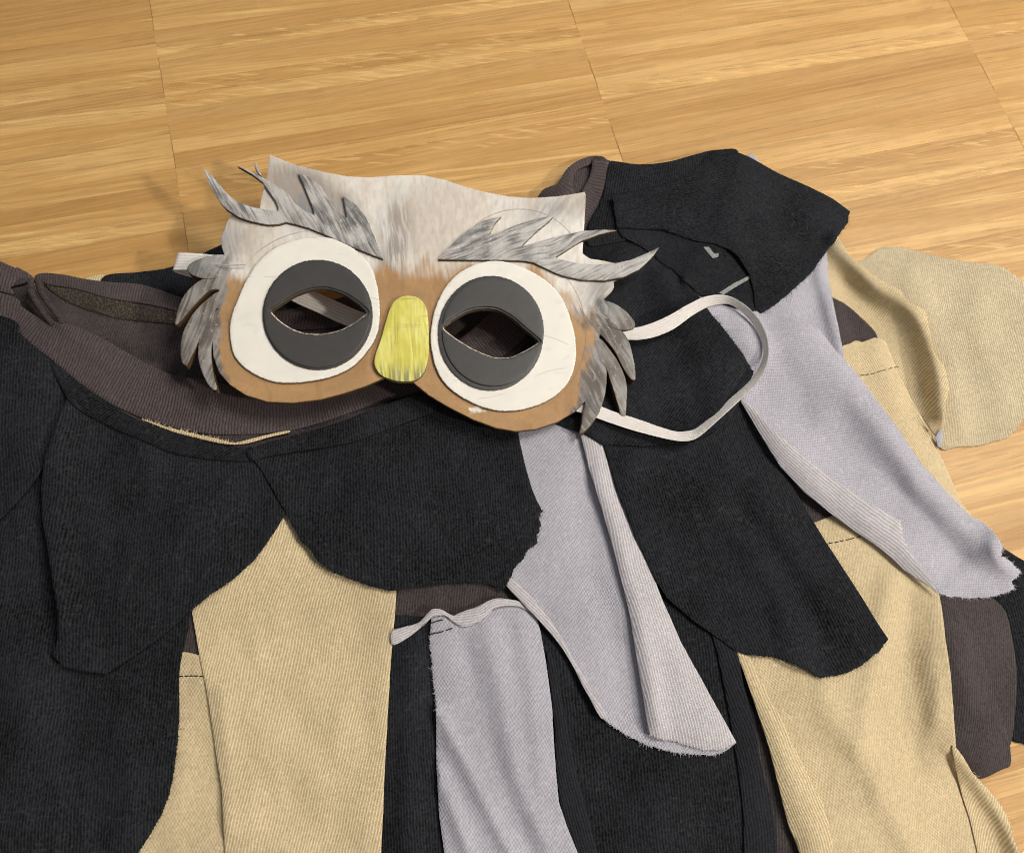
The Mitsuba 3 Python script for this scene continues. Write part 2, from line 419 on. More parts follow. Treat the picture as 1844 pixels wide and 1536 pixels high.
# back of the shirt, on the floor
cloth(FP, [(150, 503), (190, 495), (215, 520), (150, 520)], 'beige_jersey', 'sliver of beige fabric behind the back of the neckline', wr=0)
cloth(FP, [(188, 497), (250, 490), (300, 483), (345, 466), (400, 440), (440, 425), (540, 470), (520, 580), (340, 580), (200, 525)], 'black_jersey', 'black patch behind the back of the neckline')
cloth(FP, [(1345, 285), (1352, 277), (1362, 284), (1368, 296), (1350, 300)], 'lilac_purl', 'grey corner peeping out at the shoulder', wr=0)
cloth(C + '__shirt_back', [(-280, 440), (0, 485), (60, 512), (110, 512), (200, 518), (270, 535), (335, 552), (430, 565), (600, 540), (850, 450), (960, 370), (1000, 335), (1030, 308), (1080, 290), (1150, 305),
      (1290, 290), (1390, 330), (1470, 420), (1490, 520), (1540, 620), (1620, 760), (1720, 940), (1760, 1060), (1775, 1300), (1740, 1375), (1690, 1390), (1700, 1560), (1760, 1700), (-280, 1760)],
      'brown_jersey', 'brown back of the shirt seen down the neck opening', loft=4.0, edge=(3.2, 26), wr=0.9, step=9, grain=80,
      folds=[([(100, 590), (220, 610), (340, 645)], 1.6, 16), ([(1030, 320), (1020, 380)], 3, 22)])
cloth(C + '__overlock_seam', [(84, 512), (137, 518), (194, 536), (250, 545), (320, 562), (400, 580), (400, 600), (307, 583), (250, 578), (205, 571), (160, 557), (114, 539)], 'overlock_yarn',
      'fuzzy overlock seam inside the back neckline', loft=0.9, wr=0.5, edge=(0.6, 8), fray=[[(114, 539), (160, 557), (205, 571), (250, 578), (307, 583), (390, 598)]], thread='brown_thread')
cloth(C + '__back_collar', [(62, 500), (76, 492), (110, 494), (150, 502), (200, 508), (245, 511), (275, 518), (305, 528), (340, 540), (420, 562), (600, 560), (600, 590), (400, 590), (319, 561), (285, 552), (250, 545), (194, 536), (137, 520), (90, 512)],
      'brown_ribs', 'ribbed back edge of the neckline', loft=2.6, edge=(2.2, 9), uv_line=[(60, 505), (150, 512), (250, 530), (330, 552), (600, 575)], wr=0.2)
cloth(C + '__shoulder_collar', [(-280, 330), (0, 470), (30, 481), (58, 498), (48, 508), (20, 516), (0, 524), (-280, 420)], 'brown_ribs', 'ribbed neckline at the left shoulder', loft=5, edge=(4, 14),
      uv_line=[(-280, 380), (0, 497), (60, 503)], wr=0.2)
for i, ln in enumerate(([(57, 505), (55, 522), (66, 545), (80, 565), (96, 585)], [(68, 506), (74, 525), (88, 548), (103, 567), (114, 583)])):
    l = curve(ln, 8)
    k = key_for(C + '__seam_cord')
    v, f = thin_tubes([P(l[:, 0], l[:, 1], 0.0095 + 0.0025 * np.sin(np.linspace(0, 3.1, len(l))))], 0.0014, 10)
    scene[k] = mikit.ply((v, f), 'brown_jersey', smooth=True, uv=np.stack([v[:, 0] * 0.5, -v[:, 1]], 1))
cloth(C + '__back_collar', [(970, 362), (976, 344), (990, 336), (1004, 331), (1012, 318), (1022, 303), (1040, 290), (1066, 281), (1080, 283), (1062, 296), (1040, 306), (1032, 322), (1034, 345), (1045, 365), (1010, 380)], 'brown_ribs',
      'rolled ribbed back of the neckline at the right shoulder', loft=5.5, edge=(4.5, 10), uv_line=[(972, 360), (1005, 330), (1025, 305), (1078, 284)], wr=0.4)

# front of the shirt
FRONT = [(-280, 500), (0, 537), (75, 582), (156, 604), (202, 628), (260, 660), (312, 684), (374, 692), (430, 704), (520, 718), (600, 716), (690, 694), (800, 640), (900, 560), (980, 465), (1035, 395), (1064, 330), (1080, 288),
         (1110, 294), (1150, 306), (1290, 290), (1390, 335), (1470, 430), (1505, 560), (1580, 720), (1690, 900), (1750, 1040), (1780, 1150), (1785, 1300), (1740, 1370), (1680, 1390), (1690, 1560), (1740, 1690), (-280, 1750)]
cloth(C + '__shirt_front', FRONT, 'brown_jersey', 'brown front of the shirt showing between the patches', loft=9.5, edge=(7.5, 60), wr=0.9, step=9, grain=85)
cloth(C + '__front_collar', [(-280, 470), (0, 527), (40, 553), (75, 574), (107, 579), (156, 595), (202, 619), (260, 652), (312, 675), (374, 684), (430, 697), (520, 712), (600, 708), (690, 686), (800, 630), (895, 552), (975, 458),
      (1025, 385), (1050, 340), (1064, 312), (1068, 288), (1080, 281), (1092, 286), (1098, 300), (1093, 324), (1082, 355), (1068, 395), (1045, 445), (1010, 525), (940, 615), (850, 672), (745, 708), (690, 724), (620, 746), (560, 766),
      (500, 778), (407, 782), (342, 776), (277, 760), (208, 731), (146, 692), (98, 653), (39, 607), (0, 571), (-280, 520)], 'brown_ribs', 'wide ribbed front neckline band', loft=2.2, edge=(2.2, 12), t=1.0,
      uv_line=[(-280, 495), (0, 549), (75, 605), (150, 650), (240, 705), (340, 735), (450, 745), (560, 735), (690, 705), (820, 645), (920, 575), (995, 485), (1040, 410), (1072, 345), (1083, 290)], wr=0.35,
      folds=[([(107, 579), (140, 612), (190, 650)], 1.2, 10), ([(1083, 295), (1078, 330), (1055, 375)], -1.4, 4)])

# lower layers
D = cloth(FP, [(318, 1177), (330, 1173), (345, 1176), (356, 1179), (430, 1182), (440, 1700), (120, 1700), (235, 1540), (280, 1450), (300, 1300)], 'beige_purl', 'short beige patch with a stitched top edge at the lower left', loft=0.4, smooth_outline=False,
          grain=88, folds=[([(400, 1240), (398, 1400), (410, 1540)], -0.6, 14), ([(290, 1470), (380, 1450)], 0.6, 14)])
stitches(D + '__stitching', [(322, 1218), (345, 1217), (372, 1218)])
G = cloth(FP, [(695, 1120), (780, 1110), (960, 1100), (1100, 1080), (1200, 1060), (1300, 1140), (1345, 1190), (1360, 1300), (1350, 1536), (1350, 1700), (640, 1700), (660, 1536), (670, 1400), (680, 1250)], 'black_jersey', 'wide black patch behind the grey strips at the bottom',
          loft=0.6, grain=95, wr=0.5, folds=[([(740, 1180), (735, 1400), (745, 1600)], 1.2, 26), ([(1180, 1380), (1190, 1600)], 1.5, 60)])
cloth(FP, [(985, 1180), (1000, 1195), (1010, 1250), (1022, 1310), (1035, 1380), (1055, 1450), (1075, 1536), (1100, 1700), (1045, 1700), (1035, 1536), (1015, 1470), (1003, 1400), (998, 1300)], 'black_ribs', 'narrow black fold beside the grey strip', loft=1.5, edge=(1.3, 8),
      lengthwise=True, uv_line=[(990, 1180), (1012, 1300), (1030, 1430), (1075, 1700)])
E = cloth(FP, [(345, 1098), (352, 1060), (420, 975), (520, 890), (620, 950), (720, 1030), (714, 1062), (710, 1120), (703, 1200), (698, 1290), (692, 1400), (690, 1460), (686, 1536), (684, 1700), (418, 1700), (405, 1536), (399, 1420), (388, 1350), (373, 1250), (359, 1180)],
          'beige_jersey', 'long beige patch at lower left reaching past the bottom of the picture', loft=0.9, grain=83, wr=0.5, smooth_outline=False, edge=(0.5, 8),
          folds=[([(480, 1330), (600, 1420), (680, 1500)], 0.9, 45), ([(420, 1480), (520, 1540)], 0.8, 40), ([(400, 1250), (412, 1500)], 0.8, 14)])

# right side, lower layers: sleeve and its patches
cloth(FP, [(1795, 985), (1812, 990), (1844, 1009), (1920, 1045), (1930, 1330), (1880, 1350), (1844, 1339), (1824, 1331), (1790, 1280), (1780, 1080)], 'black_jersey', 'black patch at the right edge beside the brown sleeve', loft=4, edge=(3.4, 22), wr=0.6)
cloth(C + '__sleeve', [(1680, 1050), (1760, 1060), (1790, 1078), (1812, 1104), (1824, 1155), (1831, 1204), (1831, 1245), (1826, 1305), (1818, 1345), (1790, 1370), (1740, 1370), (1690, 1300)], 'brown_jersey', 'brown sleeve end on the floor at the right', loft=6, edge=(4.5, 22), wr=0.6, grain=80)
cloth(C + '__sleeve', [(1660, 1050), (1700, 1070), (1722, 1092), (1756, 1147), (1782, 1222), (1805, 1290), (1818, 1335), (1820, 1376), (1805, 1385), (1771, 1401), (1755, 1395), (1730, 1358), (1690, 1330), (1650, 1200)], 'brown_jersey', 'upper fold of the brown sleeve end', loft=3.0, edge=(2.6, 16), wr=0.6, grain=80,
      smooth_outline=True, folds=[([(1700, 1130), (1760, 1290)], 0.9, 20)])
cloth(FP, [(1480, 440), (1545, 470), (1580, 449), (1620, 446), (1680, 460), (1740, 472), (1795, 478), (1830, 498), (1862, 535), (1874, 640), (1862, 720), (1822, 780), (1790, 795), (1760, 802), (1720, 805), (1700, 810), (1680, 790), (1630, 720), (1540, 600)],
      'beige_pale', 'rounded beige patch lying flat on the floor at the right', loft=0.8, wr=0.6, grain=92, edge=(0.3, 10), fray=[[(1580, 449), (1680, 460), (1795, 478), (1840, 510)], [(1862, 720), (1822, 780), (1760, 802), (1700, 810)]], thread='beige_thread', rough=0.8,
      folds=[([(1640, 500), (1700, 640), (1730, 760)], 1.3, 26), ([(1760, 520), (1780, 680)], 1.0, 30), ([(1700, 700), (1800, 720)], 0.8, 22)])
NB = cloth(FP, [(1482, 452), (1497, 432), (1509, 427), (1533, 462), (1572, 494), (1600, 512), (1624, 524), (1632, 542), (1666, 560), (1672, 590), (1679, 612), (1686, 640), (1702, 664), (1709, 700), (1704, 725), (1699, 745), (1689, 786), (1650, 735), (1610, 680), (1580, 640), (1555, 590), (1520, 555), (1492, 530), (1480, 490)],
      'beige_jersey', 'beige patch with a curled rim above the flat beige one', loft=3.0, wr=0.5, grain=55, edge=(0.4, 6), sigma=10, rough=1.0,
      folds=[([(1509, 440), (1572, 505), (1650, 560), (1690, 660), (1700, 740)], 4.8, 24), ([(1520, 510), (1580, 590), (1650, 700)], -1.5, 26)],
      fray=[[(1632, 542), (1666, 560), (1679, 612), (1702, 664), (1709, 700), (1699, 745), (1689, 784)]], thread='beige_thread')
cloth(C + '__sleeve_lining', [(1484, 505), (1496, 532), (1520, 546), (1545, 566), (1580, 606), (1560, 640), (1520, 650), (1500, 620)], 'brown_jersey', 'brown shirt showing under the right shoulder', loft=0.5, wr=0.3)
O = cloth(FP, [(1500, 650), (1513, 624), (1530, 619), (1541, 613), (1553, 616), (1575, 608), (1590, 611), (1596, 618), (1605, 640), (1617, 668), (1640, 715), (1660, 750), (1690, 810), (1712, 860), (1730, 900), (1750, 930), (1800, 1000), (1700, 1030), (1600, 880), (1530, 740)],
          'beige_jersey', 'beige patch with a stitched hem below the right shoulder', loft=1.6, grain=115, edge=(1.3, 12), wr=0.4, smooth_outline=False,
          folds=[([(1580, 640), (1640, 780), (1740, 960)], 1.6, 22)])
stitches(O + '__stitching', [(1540, 678), (1570, 673), (1600, 664), (1624, 660)])
cloth(FP, [(1686, 786), (1694, 772), (1698, 780), (1696, 800), (1690, 806)], 'lilac_purl', 'tiny grey tip beside the curled beige rim', wr=0, loft=1)
PB = cloth(FP, [(1455, 945), (1500, 928), (1560, 920), (1650, 980), (1688, 1050), (1697, 1100), (1703, 1150), (1712, 1210), (1718, 1290), (1722, 1350), (1730, 1385), (1745, 1440), (1758, 1500), (1770, 1560), (1790, 1700), (1470, 1700), (1440, 1536), (1419, 1481), (1384, 1342), (1349, 1237), (1328, 1174), (1400, 1090), (1460, 1000)],
           'beige_purl', 'large beige patch at the lower right', loft=2.4, grain=98, edge=(1.8, 16), wr=0.6, smooth_outline=False, sigma=9,
           folds=[([(1600, 1050), (1585, 1150), (1560, 1260), (1545, 1350)], 1.6, 22), ([(1640, 1080), (1632, 1250), (1650, 1400)], -1.5, 22), ([(1690, 1100), (1690, 1300)], 1.0, 18), ([(1480, 1260), (1560, 1380), (1640, 1540)], 1.3, 28), ([(1590, 1480), (1640, 1600)], -1.0, 22)])
stitches(PB + '__stitching', [(1484, 980), (1505, 976), (1530, 971), (1556, 962)])
cloth(PB + '__folded_edge', [(1326, 1168), (1345, 1176), (1372, 1227), (1410, 1300), (1449, 1384), (1484, 1453), (1501, 1536), (1515, 1700), (1465, 1700), (1440, 1536), (1419, 1481), (1384, 1342), (1349, 1237)], 'beige_jersey', 'folded-over left edge of the patch showing the ribbed side', loft=3.4, edge=(3.0, 14),
      lengthwise=True, uv_line=[(1330, 1165), (1360, 1240), (1400, 1340), (1440, 1450), (1470, 1536), (1490, 1700)], wr=0.2)
VB = cloth(FP, [(1715, 1345), (1732, 1358), (1752, 1391), (1778, 1420), (1801, 1447), (1818, 1480), (1827, 1515), (1840, 1545), (1870, 1660), (1780, 1680), (1765, 1560), (1748, 1480), (1730, 1420)], 'beige_jersey', 'beige patch edge curling up at the lower right corner', loft=1.5, wr=0.3, grain=60, sigma=8,
           folds=[([(1726, 1360), (1775, 1425), (1815, 1490), (1845, 1570)], 3.2, 15)], fray=[[(1752, 1391), (1801, 1447), (1827, 1515), (1845, 1560)]], thread='beige_thread')
cloth(FP, [(1280, 1120), (1325, 1170), (1338, 1227), (1356, 1297), (1373, 1384), (1391, 1454), (1400, 1536), (1405, 1700), (1345, 1700), (1340, 1536), (1338, 1454), (1324, 1349), (1307, 1251), (1293, 1180)], 'black_ribs', 'narrow black fold left of the large beige patch', loft=2.0, edge=(1.6, 9),
      lengthwise=True, uv_line=[(1295, 1140), (1330, 1260), (1355, 1400), (1370, 1700)], wr=0.3)

# left: black patches
cloth(FP, [(-280, 760), (0, 770), (90, 770), (200, 930), (335, 1070), (342, 1098), (338, 1133), (328, 1175), (322, 1217), (322, 1286), (317, 1354), (309, 1408), (294, 1457), (275, 1492), (248, 1536), (190, 1620), (100, 1720), (-280, 1740)], 'black_jersey', 'large black patch filling the lower left corner',
      loft=1.0, grain=92, wr=0.8, fray=[[(322, 1286), (317, 1354), (309, 1408), (294, 1457), (275, 1492), (248, 1536)]], thread='black_thread', edge=(0.7, 12), folds=[([(60, 1200), (40, 1500)], 1.5, 70), ([(220, 1250), (230, 1500)], 1.0, 50)])
cloth(FP, [(-280, 515), (0, 568), (36, 600), (66, 628), (98, 658), (124, 700), (122, 722), (108, 762), (91, 808), (72, 850), (44, 888), (0, 934), (-40, 960), (-280, 1010)], 'black_jersey', 'black patch at the left edge below the neckline', loft=1.5, grain=100, wr=0.7, edge=(-0.8, 18),
      fray=[[(91, 808), (44, 888), (0, 934)]], thread='black_thread', folds=[([(20, 640), (60, 740), (40, 850)], 1.2, 40)])
Bk = cloth(FP, [(122, 716), (150, 705), (208, 745), (260, 772), (312, 795), (400, 808), (450, 815), (470, 845), (500, 890), (518, 917), (502, 945), (490, 963), (458, 1007), (420, 1042), (381, 1068), (343, 1099), (297, 1141), (244, 1179), (191, 1213), (150, 1208), (114, 1200), (93, 1179), (103, 1150), (103, 1100), (95, 1050), (84, 980), (76, 938), (74, 880), (79, 824), (95, 780), (108, 745)],
           'black_jersey', 'broad pointed black patch under the left of the neckline', loft=2.0, grain=94, wr=0.8, smooth_outline=False, edge=(-1.1, 22),
           fray=[[(490, 963), (420, 1042), (381, 1068), (343, 1099)]], thread='black_thread', folds=[([(100, 780), (98, 950), (110, 1120)], 1.8, 22), ([(150, 1150), (260, 1050), (430, 900)], 0.9, 60)])
cloth(FP, [(255, 754), (300, 768), (342, 779), (400, 792), (418, 797), (440, 793), (480, 783), (518, 775), (519, 779), (480, 788), (440, 799), (400, 798), (341, 785), (300, 773)], 'beige_jersey', 'thin beige edge along the front neckline', loft=1.2, wr=0, step=4,
      fray=[[(258, 755), (342, 779), (418, 797)]], thread='beige_thread', rough=0.6)
cloth(Bk + '__folded_edge', [(94, 664), (98, 652), (146, 691), (208, 734), (258, 760), (300, 777), (350, 791), (400, 802), (436, 806), (456, 806), (460, 826), (449, 830), (390, 828), (312, 815), (247, 789), (182, 760), (133, 731), (112, 700)], 'black_jersey', 'rolled top edge of the patch along the neckline', loft=2.4, edge=(2.1, 8), wr=0.2, grain=40)

# centre: grey strip with its hem, round black patch, folded grey feather
Hk = cloth(FP, [(774, 1145), (777, 1112), (800, 1105), (832, 1118), (865, 1108), (890, 1090), (934, 1084), (965, 1105), (974, 1140), (984, 1197), (994, 1270), (999, 1360), (1006, 1443), (1021, 1487), (1041, 1536), (1100, 1700), (880, 1700), (800, 1536), (791, 1469), (786, 1378), (785, 1270), (780, 1215)],
           'lilac_purl', 'grey strip hanging below the round black patch', loft=2.0, grain=82, wr=0.35, smooth_outline=False, edge=(1.3, 9), t=0.6,
           folds=[([(785, 1275), (825, 1350), (870, 1440), (930, 1560)], 1.7, 10), ([(786, 1385), (820, 1470), (860, 1580)], 1.5, 10), ([(880, 1130), (905, 1260), (935, 1400), (985, 1530)], 1.0, 20), ([(835, 1150), (860, 1260), (900, 1390), (960, 1536)], -0.7, 14), ([(940, 1120), (962, 1280), (975, 1420)], 0.8, 16)],
           fray=[[(775, 1145), (780, 1215), (785, 1275)]], thread='lilac_thread', rough=1.6)
cloth(Hk + '__hem', [(706, 1136), (730, 1128), (753, 1121), (774, 1100), (783, 1096), (796, 1098), (815, 1108), (824, 1105), (838, 1099), (860, 1092), (880, 1081), (900, 1077), (930, 1081), (965, 1090), (965, 1106), (934, 1092), (910, 1091), (889, 1096), (878, 1107), (865, 1117), (848, 1126), (832, 1128), (815, 1119), (803, 1109), (790, 1108), (777, 1112), (765, 1124), (745, 1140), (725, 1154), (706, 1160)],
      'lilac_jersey', 'wavy rolled hem along the top of the strip', loft=2.6, edge=(2.2, 6), wr=0, step=4, sigma=4, lengthwise=True, uv_line=[(706, 1148), (740, 1134), (765, 1114), (785, 1101), (815, 1113), (835, 1112), (865, 1104), (890, 1087), (930, 1086), (965, 1098)],
      lifts=[((785, 1100), 2.0, 26), ((900, 1085), 1.5, 40)])
stitches(Hk + '__stitching', [(760, 1129), (778, 1121), (805, 1114)], length=12, gap=3, lift=0.4)
stitches(Hk + '__stitching_001', [(775, 1142), (795, 1137), (822, 1128)], length=12, gap=3, lift=0.4)
Ik = cloth(FP, [(925, 790), (935, 760), (1000, 750), (1085, 760), (1090, 800), (1122, 895), (1145, 960), (1167, 1014), (1195, 1084), (1227, 1157), (1279, 1251), (1326, 1337), (1310, 1350), (1297, 1356), (1279, 1360), (1223, 1356), (1167, 1342), (1140, 1330), (1119, 1317), (1086, 1294), (1060, 1245), (1020, 1172), (985, 1130), (955, 1095), (912, 1053), (905, 1040), (930, 990), (950, 930)],
           'lilac_purl', 'pointed grey feather in the middle, folded lengthwise', loft=2.0, grain=75, wr=0.4, smooth_outline=False, edge=(-0.3, 10), sigma=9,
           folds=[([(1040, 900), (1090, 1100), (1130, 1300)], -0.8, 22)], fray=[[(1090, 1296), (1119, 1317), (1167, 1342), (1223, 1356), (1279, 1360), (1300, 1355)]], thread='lilac_thread', rough=1.8)
cloth(Ik + '__hem', [(911, 1052), (922, 1040), (948, 1065), (978, 1100), (1004, 1135), (1038, 1195), (1077, 1262), (1093, 1284), (1083, 1293), (1058, 1250), (1019, 1177), (985, 1133), (945, 1090)], 'lilac_jersey', 'narrow turned-over hem along the left edge of the feather', loft=1.9, edge=(1.6, 6), wr=0.1, step=4,
      lengthwise=True, uv_line=[(915, 1047), (965, 1098), (1010, 1155), (1050, 1225), (1088, 1290)])
cloth(Ik + '__folded_edge', [(1040, 760), (1080, 760), (1090, 800), (1122, 895), (1145, 960), (1167, 1014), (1195, 1084), (1227, 1157), (1279, 1251), (1326, 1336), (1312, 1345), (1297, 1350), (1265, 1350), (1240, 1343), (1215, 1334), (1190, 1330), (1169, 1323), (1161, 1270), (1150, 1205), (1134, 1105), (1108, 1000), (1085, 920), (1060, 840)],
      'lilac_jersey', 'right half of the feather folded over, ribbed side up', loft=3.6, grain=100, wr=0.4, smooth_outline=False, edge=(2.4, 12), sigma=9,
      folds=[([(1075, 860), (1130, 1030), (1165, 1200), (1185, 1320)], 1.3, 14)], fray=[[(1312, 1345), (1265, 1350), (1215, 1334), (1169, 1323)]], thread='lilac_thread')
Fk = cloth(FP, [(452, 806), (520, 786), (600, 765), (660, 742), (720, 722), (780, 700), (860, 690), (925, 730), (935, 790), (945, 835), (958, 880), (966, 900), (977, 919), (971, 932), (974, 945), (966, 968), (968, 978), (950, 990), (940, 1008), (925, 1024), (920, 1038), (907, 1062), (893, 1056), (870, 1049), (840, 1048), (800, 1050), (760, 1055), (730, 1058), (712, 1064), (680, 1059), (640, 1045), (600, 1030), (575, 1013), (560, 990), (543, 975), (525, 945), (510, 915), (490, 880), (470, 845), (455, 826)],
           'black_jersey', 'round-ended black patch under the beak of the mask', loft=1.8, grain=95, wr=0.6, smooth_outline=False, edge=(-0.5, 16),
           fray=[[(525, 945), (543, 975), (575, 1013), (640, 1045), (712, 1062), (760, 1055), (840, 1048), (907, 1062), (940, 1008), (966, 968), (977, 919)]], thread='black_thread', rough=2.0, folds=[([(500, 850), (560, 960), (640, 1030)], 0.5, 40)])
cloth(Fk + '__tuck', [(450, 808), (520, 786), (600, 764), (660, 741), (700, 726), (760, 712), (790, 735), (740, 757), (690, 776), (630, 797), (560, 809), (500, 818), (455, 828)], 'black_jersey', 'tucked fold along the top of the patch', loft=2.2, edge=(1.6, 8), grain=95, wr=0.3)

# right: black patch, grey flaps, shoulder
cloth(FP, [(1060, 730), (1200, 690), (1300, 690), (1334, 715), (1352, 747), (1376, 791), (1400, 827), (1433, 885), (1465, 939), (1489, 978), (1528, 1037), (1564, 1094), (1584, 1127), (1600, 1150), (1585, 1171), (1546, 1202), (1511, 1216), (1477, 1219), (1456, 1207), (1435, 1195), (1396, 1183), (1344, 1178), (1325, 1172), (1300, 1153), (1251, 1119), (1202, 1077), (1181, 1045), (1143, 962), (1110, 880), (1086, 800)],
      'black_jersey', 'long black patch pointing to the lower right', loft=2.2, grain=108, wr=0.6, smooth_outline=False, edge=(-0.4, 14), sigma=10,
      folds=[([(1280, 900), (1390, 1040), (1440, 1190)], 1.3, 26), ([(1360, 880), (1470, 1050), (1560, 1170)], 1.2, 24), ([(1330, 920), (1430, 1060), (1500, 1200)], -0.9, 18), ([(1120, 850), (1200, 1040)], 0.9, 30)],
      fray=[[(1590, 1160), (1546, 1202), (1477, 1219), (1435, 1195), (1344, 1178)]], thread='black_thread', rough=1.8)
cloth(FP, [(1240, 505), (1300, 520), (1380, 500), (1440, 470), (1484, 452), (1490, 470), (1492, 500), (1505, 565), (1513, 605), (1517, 646), (1480, 640), (1400, 620), (1300, 600)], 'lilac_purl', 'small grey patch under the right shoulder', loft=1.6, grain=100, wr=0.5,
      folds=[([(1482, 462), (1476, 490), (1495, 560), (1512, 630)], 2.4, 8), ([(1445, 510), (1470, 590)], -1.0, 14), ([(1390, 545), (1440, 560)], 1.0, 16)])
Lk = cloth(FP, [(1235, 500), (1290, 540), (1345, 556), (1373, 562), (1425, 574), (1474, 591), (1507, 634), (1539, 667), (1578, 719), (1617, 771), (1656, 830), (1702, 882), (1740, 922), (1757, 934), (1778, 946), (1800, 974), (1806, 988), (1801, 1001), (1820, 1012), (1838, 1030), (1831, 1040), (1822, 1046), (1826, 1060), (1805, 1069), (1780, 1075), (1750, 1077), (1720, 1075), (1695, 1070), (1675, 1050), (1635, 1020), (1595, 980), (1555, 950), (1515, 925), (1475, 895), (1435, 855), (1402, 815), (1375, 775), (1352, 742), (1335, 715), (1310, 650), (1275, 590)],
           'lilac_purl', 'long grey flap at the right with a rolled edge and a frayed tip', loft=4.6, rolls=[([(1345, 552), (1425, 572), (1476, 590), (1507, 632), (1578, 717), (1656, 828), (1745, 930)], 16, 3.0)], grain=32, wr=0.5, smooth_outline=False, edge=(1.0, 10), sigma=11, t=0.6,
           folds=[([(1440, 590), (1530, 690), (1610, 800), (1695, 905), (1778, 988)], 2.6, 42), ([(1390, 690), (1490, 800), (1590, 885), (1720, 1020)], -2.6, 42), ([(1430, 640), (1470, 720), (1480, 790)], 0.7, 26), ([(1600, 770), (1640, 830), (1650, 900)], 0.6, 22), ([(1340, 600), (1420, 720)], 1.6, 24), ([(1520, 740), (1640, 900), (1730, 1010)], -0.5, 22), ([(1790, 960), (1800, 1010), (1830, 1030)], 2.0, 12), ([(1700, 1062), (1740, 1030)], 1.4, 12)],
           lifts=[((1800, 985), 4.0, 40), ((1825, 1045), 2.5, 30), ((1640, 935), -1.5, 45)], fray=[[(1757, 934), (1800, 974), (1801, 1001), (1838, 1030), (1826, 1060), (1780, 1075), (1720, 1075), (1690, 1068)]], thread='lilac_thread', rough=2.2)
cloth(Lk + '__folded_edge', [(1336, 716), (1360, 738), (1399, 780), (1444, 816), (1495, 858), (1555, 900), (1600, 925), (1623, 938), (1624, 955), (1627, 969), (1644, 1001), (1671, 1034), (1690, 1069), (1678, 1059), (1630, 1027), (1585, 986), (1540, 956), (1495, 923), (1450, 887), (1405, 839), (1375, 791), (1354, 755), (1334, 722)],
      'lilac_jersey', 'rolled lower edge of the long flap', loft=6.0, rolls=[([(1334, 722), (1354, 755), (1375, 791), (1405, 839), (1450, 887), (1495, 923), (1540, 956), (1585, 986), (1630, 1027), (1690, 1071)], 42, 5.4), ([(1330, 700), (1345, 720)], 60, 3)], wr=0.4, smooth_outline=False, sigma=9, lengthwise=True, uv_line=[(1336, 720), (1390, 800), (1450, 855), (1540, 925), (1620, 985), (1690, 1060)],
      fray=[[(1623, 938), (1627, 969), (1644, 1001), (1671, 1034), (1690, 1069)]], thread='lilac_thread')
cloth(FP, [(1040, 470), (1055, 430), (1100, 405), (1140, 395), (1192, 458), (1234, 504), (1260, 536), (1286, 572), (1310, 600), (1325, 621), (1337, 637), (1350, 658), (1357, 672), (1345, 700), (1325, 738), (1290, 775), (1238, 800), (1160, 803), (1084, 800), (1050, 780), (990, 760), (930, 720), (920, 660), (960, 590), (1010, 520)],
      'black_jersey', 'black patch under the loop of the elastic band', loft=1.8, grain=52, wr=0.6, smooth_outline=False, edge=(0.9, 12), sigma=9,
      fray=[[(1286, 572), (1325, 621), (1357, 672)], [(1084, 801), (1160, 804), (1238, 801)]], thread='black_thread', folds=[([(1200, 500), (1290, 660), (1290, 760)], 1.4, 36), ([(1150, 520), (1220, 700)], -0.9, 30)])
cloth(FP, [(1097, 296), (1110, 291), (1150, 296), (1200, 292), (1250, 279), (1290, 270), (1330, 276), (1280, 350), (1180, 420), (1140, 430), (1090, 440), (1058, 440), (1062, 400), (1085, 355)], 'black_jersey', 'black patch at the top of the right shoulder beside the neckline', loft=2.0, grain=80, wr=0.6, edge=(1.2, 14),
      folds=[([(1130, 310), (1240, 300)], 1.0, 16)])
K2 = cloth(FP, [(1110, 410), (1150, 385), (1240, 380), (1340, 440), (1380, 500), (1380, 556), (1345, 562), (1300, 547), (1262, 530), (1243, 515), (1226, 498), (1186, 468), (1155, 443), (1121, 426)], 'black_jersey', 'black patch with scraps of white print at the right shoulder', loft=1.4, grain=140, wr=0.4, smooth_outline=False, edge=(0.7, 10),
           fray=[[(1121, 426), (1155, 443), (1186, 468), (1226, 498), (1262, 530)]], thread='black_thread', rough=1.8)
for o in ([(1267, 445), (1277, 445), (1286, 457), (1295, 456), (1293, 463), (1284, 466)], [(1295, 527), (1322, 510), (1350, 496), (1353, 501), (1328, 515), (1303, 531)]):
    cloth(K2 + '__printed_mark', o, 'print_white', t=0.1, loft=0, wr=0, sigma=1, step=4, smooth_outline=False, update=False)
cloth(FP, [(1103, 352), (1150, 344), (1200, 332), (1240, 315), (1270, 292), (1295, 272), (1330, 275), (1350, 283), (1400, 311), (1465, 340), (1500, 358), (1531, 381), (1527, 400), (1505, 432), (1485, 457), (1462, 490), (1430, 520), (1400, 545), (1372, 563), (1360, 556), (1358, 525), (1350, 495), (1330, 462), (1290, 440), (1250, 433), (1226, 424), (1192, 412), (1148, 412), (1112, 409), (1107, 380)],
      'black_jersey', 'black patch folded over the right shoulder', loft=2.4, grain=170, wr=0.6, smooth_outline=False, edge=(1.2, 12), sigma=9,
      fray=[[(1107, 370), (1112, 409), (1192, 412), (1250, 433)], [(1531, 390), (1485, 457), (1430, 520), (1372, 562)]], thread='black_thread', folds=[([(1330, 300), (1310, 400), (1340, 470)], 1.2, 22), ([(1420, 350), (1440, 480)], -1.0, 24)])
print('cloth top mm', Z.max() / MM)

# ------------------------------------------------------------------ the mask
MK = 'owl_mask'
labels[MK] = {'label': 'painted cardboard owl mask with white-ringed eyes and yellow beak, lying on the costume', 'category': 'mask'}


